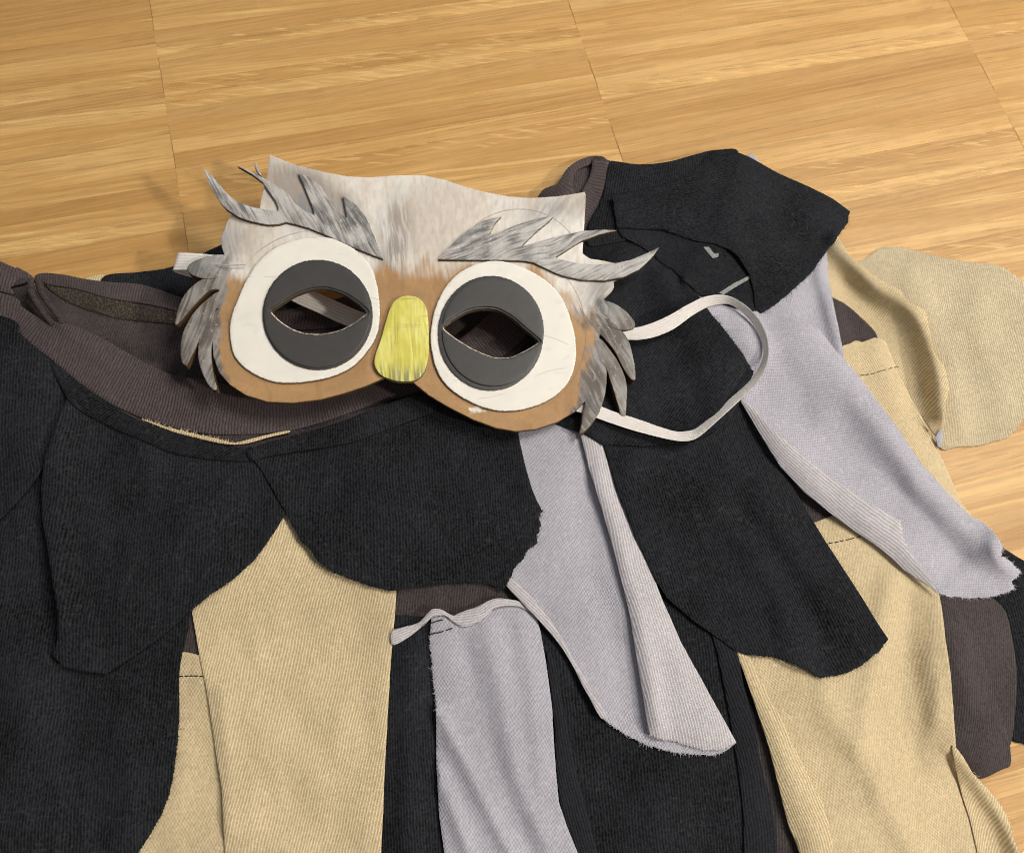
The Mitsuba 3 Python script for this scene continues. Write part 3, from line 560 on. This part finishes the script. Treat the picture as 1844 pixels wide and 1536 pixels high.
def mz(px, py):
    """Height of the back of the mask card: a slightly bowed board leaning on the cloth."""
    px, py = np.asarray(px, float), np.asarray(py, float)
    return (25.5 - 0.004 * (px - 735) - 0.006 * (py - 540) - 2.2 * ((px - 735) / 400) ** 2) * MM


hole_mask = shapely.Polygon([(390, 300), (1100, 350), (1100, 740), (900, 770), (700, 700), (420, 700)])
sel = shapely.contains_xy(hole_mask, GP[:, 0], GP[:, 1])
print('mask clearance mm', ((mz(GP[sel, 0], GP[sel, 1]) - Z.ravel()[sel]) / MM).min())


FACE = None


def card(key, outline, mat, base, t, holes=(), label=None, smooth_outline=True, tip=None, step=9.0, crown=0.0, jag=0.35, minus=None, underside=0.0, arris=(1.3, 0.32), keep=None):
    """A cut piece of board of thickness t mm whose underside is base mm above the mask's back; walls have their own sharp edge."""
    def line(o, n):
        p = resample(curve(o, 8, True) if smooth_outline else np.asarray(o, float), n)
        return p + jag * (rnd.rand(len(p), 2) - 0.5)
    ext, ins = line(outline, 3.0), [line(h, 3.0) for h in holes]
    poly = shapely.Polygon(ext, ins)
    if not poly.is_valid:
        poly = poly.buffer(0)
        poly = max(poly.geoms, key=lambda g: g.area) if poly.geom_type != 'Polygon' else poly
    if minus is not None:
        poly = poly.difference(minus)
        poly = max(poly.geoms, key=lambda g: g.area) if poly.geom_type != 'Polygon' else poly
        poly = shapely.segmentize(poly, 3.5)
    rings = [np.asarray(r.coords)[:-1] for r in [poly.exterior, *poly.interiors]]
    x0, y0, x1, y1 = poly.bounds
    hx, hy = np.meshgrid(np.arange(x0, x1, step), np.arange(y0, y1, step))
    ip = np.stack([hx.ravel(), hy.ravel()], 1)
    inner = poly.buffer(-4)
    ip = ip[shapely.contains_xy(inner, ip[:, 0], ip[:, 1])]
    # a ring of points just inside the cut keeps the face flat; the cut edge itself is scorched and worn down
    inset = poly.buffer(-arris[0])
    for g in getattr(inset, 'geoms', [inset]):
        for ringline in ([g.exterior, *g.interiors] if not g.is_empty else []):
            ip = np.vstack([ip, np.asarray(shapely.segmentize(ringline, 3.0).coords)[:-1]])
    nrim = sum(len(x) for x in rings)
    pts = np.vstack(rings + [ip])
    tri = Delaunay(pts).simplices
    cen = pts[tri].mean(1)
    tri = tri[shapely.contains_xy(poly, cen[:, 0], cen[:, 1])]
    a, b, c = pts[tri[:, 0]], pts[tri[:, 1]], pts[tri[:, 2]]
    ar = (b[:, 0] - a[:, 0]) * (c[:, 1] - a[:, 1]) - (b[:, 1] - a[:, 1]) * (c[:, 0] - a[:, 0])
    tri = np.where((ar > 0)[:, None], tri[:, ::-1], tri)[np.abs(ar) > 1e-6]
    z = mz(pts[:, 0], pts[:, 1]) + (base + t) * MM
    if tip is not None:
        z = z + tip(pts) * MM
    if crown:
        z = z + crown * MM * (1 - np.exp(-shapely.distance(poly.boundary, shapely.points(pts)) / 12.0))
    drop = np.zeros(len(pts))
    drop[:nrim] = arris[1] * MM
    if keep is not None:
        drop[:nrim][shapely.distance(keep, shapely.points(pts[:nrim])) < 1.0] = 0
    top = P(pts[:, 0], pts[:, 1], z - drop)
    bot = top - [0, 0, (t + underside) * MM]
    e = np.vstack([tri[:, [0, 1]], tri[:, [1, 2]], tri[:, [2, 0]]])
    _, idx, cnt = np.unique(np.sort(e, 1), axis=0, return_index=True, return_counts=True)
    be = e[idx[cnt == 1]]
    n = len(pts)
    # chamfered arris: walls reuse the rim points as vertices of their own
    wt, wb = top[be], bot[be]                            # m x 2 x 3
    m = len(be)
    wall = np.concatenate([wt[:, 1], wt[:, 0], wb[:, 0], wb[:, 1]])
    i = np.arange(m)
    wf = np.vstack([np.c_[i, i + m, i + 2 * m], np.c_[i, i + 2 * m, i + 3 * m]]) + 2 * n
    uv = pts / 1000.0
    wuv = np.concatenate([pts[be[:, 1]], pts[be[:, 0]], pts[be[:, 0]], pts[be[:, 1]]]) / 1000.0
    v = np.vstack([top, bot, wall])
    scene[key] = mikit.ply((v, np.vstack([tri, tri[:, ::-1] + n, wf])), mat, smooth=True, uv=np.vstack([uv, uv, wuv]))
    if label:
        labels[key] = {'label': label}
    return key


def burnt(n, c, edge=(0.085, 0.050, 0.023)):
    """Laser-cut board: the cut walls are scorched brown."""
    return mix(edge, c, smoothstep(0.35, 0.75, dr.abs(n.z)))


def brush(u, v, deg, a=14.0, b=170.0, seed=0.0):
    """Streaks of a dry brush running at deg degrees in the board's own plan."""
    ca, sa = math.cos(math.radians(deg)), math.sin(math.radians(deg))
    x, y = u * ca + v * sa, -u * sa + v * ca
    y = y + 0.020 * (fbm(u * 13 + seed, v * 13, seed, octaves=2) - 0.5)
    return fbm(x * a + seed, y * b, seed, octaves=3)


KRAFT = (0.41, 0.24, 0.108)


def base_paint(p, n, uv):
    u, v = uv.x, uv.y
    speck = fbm(u * 260, v * 260, 1.0, octaves=2)
    c = mi.Color3f(KRAFT) * (0.84 + 0.32 * fbm(u * 16, v * 30, 4.0)) * (0.93 + 0.14 * speck)
    c = mix(c, (0.30, 0.155, 0.06), smoothstep(0.6, 0.8, fbm(u * 40, v * 14, 9.0)) * 0.4)
    # white and grey paint on the forehead, dry at its lower edge
    st = 0.4 * brush(u, v, 80, 12, 60, 2.0) + 0.6 * brush(u, v, 83, 30, 300, 4.0)
    st2 = 0.4 * brush(u, v, 118, 12, 60, 6.0) + 0.6 * brush(u, v, 122, 30, 300, 7.0)
    right = smoothstep(0.80, 0.95, u)
    streak = st * (1 - right) + st2 * right
    fine = brush(u, v, 86, 22, 330, 5.0)
    blot = fbm(u * 11, v * 8, 3.0, octaves=4)
    low = 0.484 + 0.075 * smoothstep(0.95, 1.06, u) + 0.02 * smoothstep(0.62, 0.5, u)
    white = smoothstep(low + 0.016, low - 0.016, v + 0.022 * (fine - 0.5) + 0.085 * (fbm(u * 26, v * 16, 2.0) - 0.5))
    band = smoothstep(0.060, 0.0, dr.abs(u - 0.715 + 0.10 * (v - 0.42) + 0.05 * (blot - 0.5))) * smoothstep(0.33, 0.43, v)
    left = smoothstep(1.2, 0.4, dr.sqrt(dr.square((u - 0.555 - 0.8 * (v - 0.35)) / 0.085) + dr.square((v - 0.355) / 0.075)) + 0.6 * (blot - 0.5)) * 1.05
    topright = smoothstep(0.045, 0.0, dr.abs(v - 0.374 + 0.2 * (u - 0.99) + 0.03 * (blot - 0.5))) * smoothstep(0.90, 0.98, u) * 0.8
    lowleft = smoothstep(0.08, 0.0, dr.sqrt(dr.square(u - 0.405) + dr.square(v - 0.43))) * 0.8
    rim = smoothstep(0.08, 0.0, dr.sqrt(dr.square(u - 1.09) + dr.square(v - 0.53)))
    band = band * (0.25 + 0.95 * smoothstep(0.36, 0.60, 0.5 * st + 0.5 * brush(u, v, 79, 16, 130, 9.0)))
    gr = dr.clip(0.20 * smoothstep(0.45, 0.68, blot) + 0.06 * (streak - 0.4) + (band + left + topright + lowleft + rim) * (0.72 + 0.9 * (streak - 0.45) + 0.8 * (blot - 0.5)), 0, 0.85)
    paint = mix((0.76, 0.725, 0.665), (0.20, 0.195, 0.205), gr)
    paint = mix(paint, (0.53, 0.42, 0.31), smoothstep(0.46, 0.68, fbm(u * 11, v * 9, 8.0) + 0.05 * (streak - 0.5)) * 0.34)
    paint = paint * (0.88 + 0.24 * (0.35 * fine + 0.65 * fbm(u * 170, v * 110, 7.0, octaves=2)))
    cover = white * (0.84 + 0.16 * smoothstep(0.3, 0.5, fbm(u * 150, v * 60, 3.0)))
    c = mix(c, paint, cover)
    # grey paint of the side feathers, running on to the card
    sidel, sider = brush(u, v, 112, 14, 220, 12.0), brush(u, v, 64, 14, 220, 18.0)
    side = dr.select(u < 0.7, sidel, sider)
    sl = smoothstep(0.010, -0.010, u - 0.405 - 0.012 * smoothstep(0.56, 0.50, v) + 0.009 * smoothstep(0.58, 0.64, v) + 0.045 * (fbm(u * 70, v * 45, 2.0) - 0.5)) * smoothstep(0.448, 0.47, v + 0.04 * (sidel - 0.5))
    sr = dr.maximum(smoothstep(1.066, 1.078, u) * smoothstep(0.528, 0.545, v), smoothstep(-0.012, 0.012, u - 1.062 + 0.028 * smoothstep(0.60, 0.55, v) + 0.42 * dr.maximum(v - 0.655, 0.0) + 0.06 * (fbm(u * 60, v * 35, 3.0) - 0.5)) * smoothstep(0.545, 0.575, v + 0.05 * (sider - 0.5)))
    gp = mix((0.085, 0.083, 0.082), (0.31, 0.305, 0.295), smoothstep(0.33, 0.70, 0.55 * side + 0.45 * fbm(u * 40, v * 30, 2.0)))
    gp = mix(gp, (0.62, 0.60, 0.57), smoothstep(0.70, 0.82, fbm(u * 240, v * 200, 1.0)) * 0.30)
    c = mix(c, gp, dr.clip(sl + sr, 0, 1) * (0.82 + 0.18 * side))
    # spill of white at the lower right rim
    d = dr.sqrt(dr.square((u - 0.857) / 0.02) + dr.square((v - 0.738) / 0.007))
    c = mix(c, (0.75, 0.7, 0.64), smoothstep(1.1, 0.5, d + 1.3 * (fbm(u * 220, v * 220, 4.0) - 0.4)))
    # pencil lines
    e1 = dr.abs(dr.sqrt(dr.square((u - 0.935) / 0.11) + dr.square((v - 0.475) / 0.098)) - 1)
    c = mix(c, (0.22, 0.2, 0.19), smoothstep(0.014, 0.004, e1) * smoothstep(0.45, 0.42, v) * 0.55)
    e2 = dr.abs(dr.sqrt(dr.square((u - 0.575) / 0.165) + dr.square((v - 0.565) / 0.150)) - 1)
    c = mix(c, (0.16, 0.14, 0.12), smoothstep(0.010, 0.003, e2) * smoothstep(0.62, 0.50, u) * smoothstep(0.48, 0.44, v) * 0.5)
    e3 = dr.abs(dr.sqrt(dr.square((u - 0.905) / 0.150) + dr.square((v - 0.600) / 0.155)) - 1)
    c = mix(c, (0.14, 0.10, 0.07), smoothstep(0.008, 0.002, e3) * smoothstep(0.98, 1.03, u) * 0.5)
    return burnt(n, c)


def feather_paint(deg, seed, dark=0.13, light=0.46, deep=None):
    def fn(p, n, uv):
        u, v = uv.x, uv.y
        s1, s2 = brush(u, v, deg, 12, 150, seed), brush(u, v, deg + 6, 30, 420, seed + 3)
        shift = 0.0 if deep is None else 0.13 * smoothstep(deep[0], deep[1], u) - 0.045
        k = smoothstep(0.33, 0.70, 0.24 * s1 + 0.44 * s2 + 0.40 * fbm(u * 40, v * 40, seed, octaves=4) - shift)
        c = mix((dark, dark * 0.98, dark * 0.96), (light, light * 0.965, light * 0.92), k)
        c = mix(c, (0.30, 0.235, 0.17), smoothstep(0.55, 0.75, fbm(u * 30, v * 30, seed + 5)) * 0.25)
        sp = smoothstep(0.62, 0.80, fbm(u * 300, v * 300, seed + 1) * 0.7 + 0.3 * s2)
        c = mix(c, (0.66, 0.64, 0.60), sp * 0.6)
        return burnt(n, c, (0.07, 0.042, 0.018))
    return fn


grain_bump = lambda p, n, uv: brush(uv.x, uv.y, 80, 20, 300, 1.0)
bsdf('mask_board', base_paint, 0.62, 0.4, bump=lambda p, n, uv: fbm(uv.x * 300, uv.y * 300), height=6e-5)
bsdf('brow_paint_left', feather_paint(52, 1.0, 0.135, 0.50, (0.50, 0.67)), 0.5, 0.45, bump=lambda p, n, uv: brush(uv.x, uv.y, 52, 20, 300, 1.0), height=1.5e-4)
bsdf('brow_paint_right', feather_paint(-28, 7.0, 0.135, 0.50, (0.98, 0.80)), 0.5, 0.45, bump=lambda p, n, uv: brush(uv.x, uv.y, -28, 20, 300, 1.0), height=1.5e-4)


def eye_white(p, n, uv):
    u, v = uv.x, uv.y
    c = mi.Color3f((0.83, 0.80, 0.725)) * (0.95 + 0.08 * fbm(u * 30, v * 30))
    c = mix(c, (0.50, 0.47, 0.43), smoothstep(0.62, 0.82, fbm(u * 50 + v * 20, v * 70, 6.0)) * 0.14)
    for a, b in ((0.22, 0.395), (-0.35, 1.02)):
        c = mix(c, (0.40, 0.38, 0.36), smoothstep(0.0016, 0.0005, dr.abs(v - a * u - b + 0.006 * dr.sin(u * 40))) * 0.35 * smoothstep(0.4, 0.6, noise(u * 60, v * 9, 1.0)))
    return burnt(n, c, (0.14, 0.095, 0.055))


bsdf('eye_white', eye_white, 0.7, 0.3, bump=lambda p, n, uv: fbm(uv.x * 150, uv.y * 150), height=6e-5)
bsdf('iris_grey', lambda p, n, uv: burnt(n, mi.Color3f((0.054, 0.052, 0.051)) * (0.90 + 0.20 * fbm(uv.x * 70, uv.y * 90)), (0.06, 0.038, 0.02)), 0.42, 0.45, bump=lambda p, n, uv: fbm(uv.x * 60, uv.y * 240), height=5e-5)


def beak_paint(p, n, uv):
    u, v = uv.x, uv.y
    s = 0.5 * brush(u, v, 86, 22, 300, 3.0) + 0.5 * fbm(u * 60, v * 40, 2.0)
    c = mix((0.64, 0.585, 0.11), (0.78, 0.735, 0.23), smoothstep(0.3, 0.68, s))
    c = mix(c, (0.33, 0.30, 0.11), smoothstep(0.58, 0.8, brush(u, v, 84, 24, 380, 8.0)) * 0.5)
    c = mix(c, (0.17, 0.18, 0.15), smoothstep(0.45, 0.7, brush(u, v, 88, 14, 240, 4.0)) * smoothstep(0.64, 0.685, v) * 0.8)
    c = mix(c, (0.36, 0.33, 0.14), smoothstep(0.6, 0.72, fbm(u * 15, v * 130, 2.0)) * smoothstep(0.61, 0.56, v) * 0.5)
    return burnt(n, c, (0.16, 0.13, 0.05))


bsdf('beak_paint', beak_paint, 0.8, 0.25, bump=lambda p, n, uv: brush(uv.x, uv.y, 86, 22, 300, 3.0), height=2.5e-4)

BASE = [(486, 279), (512, 290), (541, 300), (583, 310), (625, 318), (665, 320), (717, 316), (762, 316), (800, 324), (832, 335), (872, 346), (915, 354), (958, 357), (1004, 354), (1037, 349), (1053, 346), (1055, 352), (1053, 390), (1049, 457), (1062, 466), (1087, 470), (1110, 475), (1118, 500),
        (1105, 508), (1106, 518), (1101, 526), (1094, 533), (1087, 539), (1097, 547), (1092, 570), (1080, 600), (1075, 640), (1072, 690), (1054, 722), (1037, 740), (1004, 760), (965, 773), (929, 777), (893, 771), (850, 755), (807, 733), (772, 712), (745, 690), (728, 672), (712, 672), (690, 682), (658, 696), (619, 709), (577, 720), (528, 726), (482, 724), (443, 712),
        (414, 693), (394, 670), (384, 641), (382, 600), (392, 560), (394, 520), (400, 490), (405, 462), (400, 447), (397, 432), (404, 413), (412, 393), (420, 385), (468, 375), (469, 364), (476, 335), (482, 305)]
LENS_L = [(489, 562), (500, 553), (512, 545), (530, 534), (547, 527), (565, 522), (585, 521), (603, 525), (619, 531), (634, 540), (646, 549), (660, 564), (650, 573), (638, 582), (612, 595), (580, 602), (547, 600), (525, 592), (505, 579)]
LENS_R = [(799, 592), (806, 584), (822, 573), (843, 562), (866, 557), (890, 558), (908, 565), (925, 576), (948, 596), (960, 606), (969, 617), (951, 629), (935, 637), (922, 643), (905, 645), (886, 643), (854, 630), (822, 611)]


def scaled(o, s, dx=0, dy=0):
    o = np.asarray(o, float)
    c = o.mean(0)
    return (o - c) * s + c + [dx, dy]


SIDE = [  # left feathers from the top, then the right ones
    ('left', [(337, 483), (344, 474), (358, 467), (380, 461), (402, 459), (420, 470), (415, 490), (395, 500), (372, 503), (352, 498), (340, 491)], 1.0, -0.5),
    ('left', [(315, 583), (317, 572), (321, 555), (330, 535), (345, 517), (365, 503), (392, 497), (405, 505), (400, 520), (378, 524), (360, 540), (345, 556), (333, 570), (320, 584)], 0.5, -1.5),
    ('left', [(333, 658), (327, 650), (325, 630), (328, 605), (337, 582), (352, 560), (372, 540), (395, 525), (402, 540), (388, 560), (374, 585), (362, 605), (352, 628), (342, 648), (336, 658)], 0.0, -2.0),
    ('left', [(386, 703), (376, 694), (366, 675), (358, 650), (357, 625), (362, 600), (372, 575), (390, 558), (398, 575), (386, 600), (381, 630), (382, 655), (386, 680), (391, 700)], 0.3, -2.0),
    ('right', [(1144, 587), (1141, 577), (1128, 562), (1112, 550), (1095, 543), (1078, 545), (1072, 560), (1085, 580), (1105, 592), (1125, 595), (1140, 592)], 1.0, -0.5),
    ('right', [(1144, 683), (1143, 660), (1138, 635), (1130, 610), (1112, 590), (1085, 580), (1075, 595), (1090, 612), (1105, 630), (1118, 655), (1128, 672), (1137, 683)], 0.5, -1.5),
    ('right', [(1126, 750), (1128, 725), (1129, 700), (1124, 675), (1112, 650), (1098, 630), (1080, 610), (1068, 625), (1080, 650), (1092, 665), (1104, 700), (1113, 730), (1119, 750)], 0.2, -2.0),
    ('right', [(1043, 781), (1055, 775), (1072, 755), (1084, 730), (1091, 700), (1092, 665), (1086, 640), (1070, 630), (1060, 660), (1056, 690), (1054, 722), (1049, 745), (1047, 765)], 0.4, -1.5)]
SIDE_ROOTS = shapely.unary_union([shapely.Polygon(curve(o, 8, True)).buffer(0) for _, o, _, _ in SIDE])
card(MK + '__face', BASE, 'mask_board', 0, 1.6, [LENS_L, LENS_R], 'brown cardboard face with its forehead painted white and grey', smooth_outline=False, keep=SIDE_ROOTS, jag=0.2)
WHITE_L = [(573, 428), (606, 432), (642, 452), (668, 481), (680, 520), (684, 562), (679, 602), (661, 634), (632, 663), (593, 680), (541, 689), (495, 688), (453, 671), (425, 645), (415, 611), (416, 575), (427, 543), (443, 507), (463, 475), (492, 449), (528, 434)]
WHITE_R = [(890, 470), (915, 473), (951, 486), (986, 508), (1011, 536), (1029, 579), (1037, 622), (1035, 658), (1022, 690), (997, 715), (965, 731), (926, 740), (886, 738), (843, 722), (807, 697), (786, 665), (776, 622), (777, 586), (787, 547), (807, 511), (836, 486), (864, 474)]
ring = lambda cx, cy, rx, ry: [(cx + rx * math.cos(a), cy + ry * math.sin(a)) for a in np.linspace(0, 2 * math.pi, 28, endpoint=False)]
card(MK + '__eye_white', WHITE_L, 'eye_white', 1.6, 1.5, [scaled(LENS_L, 1.0, 0, 0)], 'white ring of the left eye', jag=0.9)
card(MK + '__eye_white_001', WHITE_R, 'eye_white', 1.6, 1.5, [scaled(LENS_R, 1.0, 0, 0)], 'white ring of the right eye', jag=0.9)
card(MK + '__iris', ring(572, 567, 99, 99), 'iris_grey', 3.1, 0.8, arris=(0.9, 0.16), holes=[scaled(LENS_L, 1.015)], label='dark grey iris of the left eye', jag=1.0)
card(MK + '__iris__rim_disc', ring(571, 566, 95.5, 95.5), 'iris_grey', 3.9, 0.8, arris=(0.9, 0.16), holes=[scaled(LENS_L, 1.07, 0, -2)], jag=0.5)
card(MK + '__iris_001', ring(884, 600, 95, 103), 'iris_grey', 3.1, 0.8, arris=(0.9, 0.16), holes=[scaled(LENS_R, 1.015)], label='dark grey iris of the right eye', jag=1.0)
card(MK + '__iris_001__rim_disc', ring(888, 597, 91.5, 98), 'iris_grey', 3.9, 0.8, arris=(0.9, 0.16), holes=[scaled(LENS_R, 1.07, 0, -2)], jag=0.5)
card(MK + '__beak', [(722, 535), (739, 533), (755, 538), (767, 553), (771, 577), (772, 610), (771, 645), (762, 673), (746, 685), (728, 687), (710, 685), (687, 676), (675, 658), (676, 640), (687, 608), (697, 572), (707, 547)], 'beak_paint', 1.6, 2.2, label='yellow beak with worn paint', crown=0.2, arris=(1.3, 0.22))
BROW_L = [(690, 467), (675, 462), (658, 455), (625, 442), (593, 427), (554, 411), (532, 405), (515, 401), (502, 405), (482, 406), (453, 400), (430, 392), (407, 377), (396, 364), (388, 351), (380, 338), (374, 325), (370, 314), (366, 304), (374, 309), (388, 323), (404, 344), (424, 362), (450, 372), (476, 378), (500, 381), (502, 376), (497, 364), (486, 348), (473, 329), (453, 314), (440, 307), (427, 299),
          (438, 302), (450, 308), (473, 320), (495, 333), (510, 342), (521, 352), (530, 366), (548, 379), (566, 388), (564, 376), (559, 364), (550, 341), (541, 322), (537, 313), (545, 314), (560, 321), (580, 338), (592, 356), (606, 378), (623, 394), (624, 386), (620, 368), (617, 353), (628, 360), (642, 370), (660, 393), (674, 426), (683, 450)]
BROW_R = [(789, 468), (796, 460), (804, 450), (822, 432), (843, 415), (860, 405), (872, 398), (888, 394), (903, 390), (892, 402), (880, 425), (892, 421), (901, 418), (929, 406), (965, 395), (982, 391), (997, 389), (990, 398), (969, 415), (951, 432), (938, 444), (952, 441), (976, 434), (1015, 424), (1051, 416), (1087, 414), (1112, 415), (1094, 420), (1076, 424), (1044, 436), (1022, 450), (1000, 464),
          (1020, 470), (1044, 475), (1076, 477), (1105, 475), (1137, 468), (1165, 456), (1187, 446), (1180, 456), (1173, 465), (1151, 486), (1122, 500), (1087, 506), (1047, 505), (1011, 497), (986, 486), (961, 474), (945, 471), (929, 470), (890, 469), (843, 469)]
card(MK + '__brow', BROW_L, 'brow_paint_left', 1.6, 1.6, label='grey feathered brow over the left eye', smooth_outline=False, jag=0.5,
     tip=lambda p: 4.0 * np.clip((470 - p[:, 0]) / 100, 0, 1.1) ** 1.5)
card(MK + '__brow_001', BROW_R, 'brow_paint_right', 1.6, 1.6, label='grey feathered brow over the right eye', smooth_outline=False, jag=0.5,
     tip=lambda p: 3.0 * np.clip((p[:, 0] - 1060) / 110, 0, 1.2) ** 1.5)
card(MK + '__brow__feather_tip', [(458, 292), (463, 295), (465, 304), (472, 318), (464, 314), (459, 303)], 'brow_paint_left', 0.6, 0.9, smooth_outline=False, tip=lambda p: 1.5 + 0 * p[:, 0], step=5)
face_poly = shapely.Polygon(resample(np.asarray(BASE, float), 3.0)).buffer(0)
for i, (side, o, b, drop) in enumerate(SIDE):
    def bend(p, d=drop, i=i):
        far = shapely.distance(face_poly, shapely.points(p))
        return d * np.clip(far / 70, 0, 1.3) ** 2 + 0.25 * np.minimum(far / 12, 1) * (4 - i % 4)
    card(key_for(MK + '__side_feather'), o, 'mask_board', 0, 1.6, tip=bend, jag=0.5, step=6, minus=face_poly, underside=2.4, keep=face_poly)

# hairs of wire glued to the card, as in the photograph
bsdf('wire', (0.42, 0.4, 0.37), 0.4, 0.5)
for ln in ([(389, 476), (415, 478), (442, 477)], [(1069, 561), (1082, 567), (1094, 574)]):
    l = curve(ln, 4)
    scene[key_for(MK + '__wire')] = mikit.ply(thin_tubes([P(l[:, 0], l[:, 1], mz(l[:, 0], l[:, 1]) + 0.0035)], 0.00028, 6), 'wire', smooth=True)

# ------------------------------------------------------------------ elastic band
bsdf('elastic', lambda p, n, uv: mi.Color3f((0.82, 0.775, 0.73)) * (0.78 + 0.22 * dr.abs(dr.sin(uv.y * math.pi * 6))) * (0.94 + 0.12 * noise(uv.x * 3000, uv.y * 12)), 0.85, 0.2,
     bump=lambda p, n, uv: dr.abs(dr.sin(uv.x * 4000)) * 0.4 + dr.abs(dr.sin(uv.y * math.pi * 6)), height=1.5e-4)


def ribbon(key, rows, label=None, t=0.0007):
    """rows: (ax, ay, az, bx, by, bz): the two selvedges, plan units and mm."""
    r = np.asarray(rows, float)
    a, b = curve(r[:, :3], 10), curve(r[:, 3:], 10)
    A, B = P(a[:, 0], a[:, 1], a[:, 2] * MM), P(b[:, 0], b[:, 1], b[:, 2] * MM)
    s = np.r_[0, np.cumsum(np.linalg.norm(np.diff((A + B) / 2, axis=0), axis=1))]
    K = 7
    w = np.linspace(0, 1, K)
    mid = A[:, None] * (1 - w)[None, :, None] + B[:, None] * w[None, :, None]
    tg = np.gradient((A + B) / 2, axis=0)
    nn = np.cross(B - A, tg); nn /= np.linalg.norm(nn, axis=1, keepdims=True)
    nn *= np.sign(nn[:, 2:] + 1e-9).mean() or 1
    prof = np.array([0.15, 0.75, 1, 1, 1, 0.75, 0.15])[None, :, None] * t / 2
    up_, dn = mid + nn[:, None] * prof, mid - nn[:, None] * prof
    v = np.concatenate([up_, dn[:, ::-1]], 1)            # closed section
    uv = np.stack([np.broadcast_to(s[:, None], v.shape[:2]), np.broadcast_to(np.r_[w, w[::-1]][None], v.shape[:2])], -1)
    M_, N_ = v.shape[:2]
    f = []
    for i in range(M_ - 1):
        for j in range(N_):
            k = (j + 1) % N_
            p0, p1, p2, p3 = i * N_ + j, i * N_ + k, (i + 1) * N_ + k, (i + 1) * N_ + j
            f += [[p0, p2, p1], [p0, p3, p2]]
    scene[key] = mikit.ply((v.reshape(-1, 3), np.array(f)), 'elastic', smooth=True, uv=uv.reshape(-1, 2))
    if label:
        labels[key] = {'label': label}


ribbon(MK + '__elastic_band', [
    (1060, 578, 21, 1062, 606, 20), (1090, 584, 22, 1092, 612, 20.5), (1128, 590, 22.5, 1127, 612, 21), (1150, 589, 22.5, 1152, 612, 21), (1176, 581, 22.5, 1182, 606, 21), (1205, 568, 22.5, 1214, 592, 21), (1238, 549, 22.5, 1246, 569, 20.5), (1268, 535, 23, 1273, 554, 19.8),
    (1298, 531, 23.5, 1298, 548, 19.5), (1322, 537, 24, 1318, 550, 19.5), (1350, 556, 24, 1342, 568, 19.5), (1371, 583, 24, 1361, 592, 19.5), (1382, 612, 24, 1372, 620, 19.5), (1384, 640, 24, 1374, 642, 19.5), (1377, 668, 24, 1362, 670, 19.3),
    (1358, 696, 24, 1342, 694, 19.5), (1325, 728, 24, 1312, 720, 19.5), (1292, 758, 24, 1282, 749, 19.5), (1262, 784, 24, 1254, 771, 19.8), (1244, 793, 23.5, 1238, 776, 20), (1222, 794, 23, 1218, 777, 20), (1190, 788, 22.5, 1192, 770, 20), (1140, 775, 22, 1146, 754, 20), (1100, 762, 21.5, 1105, 741, 20), (1072, 752, 21.5, 1080, 731, 20.3), (1020, 735, 21.5, 1030, 712, 20.5)],
    'white elastic band looping out to the right of the mask')
ribbon(MK + '__elastic_band_001', [(430, 466, 23, 430, 495, 23), (400, 461, 23.5, 398, 490, 23.3), (372, 458, 23.5, 368, 485, 23.5), (345, 456, 23.2, 338, 486, 23), (326, 455, 22.5, 316, 486, 22), (320, 456, 21, 311, 487, 20.2), (324, 462, 19, 316, 491, 18), (340, 470, 17.8, 334, 497, 17.2), (362, 482, 17.5, 358, 504, 17.2), (395, 500, 17.5, 390, 520, 17.2), (430, 520, 17.5, 425, 542, 17.5)],
       'white elastic band bending back at the left of the mask')
ribbon(MK + '__elastic_band_002', [(505, 497, 14, 490, 520, 14), (540, 516, 12.5, 530, 544, 12.5), (580, 531, 11.5, 570, 562, 11.5), (620, 549, 11.5, 610, 581, 11.5), (660, 565, 12, 653, 596, 12), (720, 580, 14, 716, 608, 14), (800, 600, 16, 798, 624, 16)],
       'elastic band seen through the left eye hole')
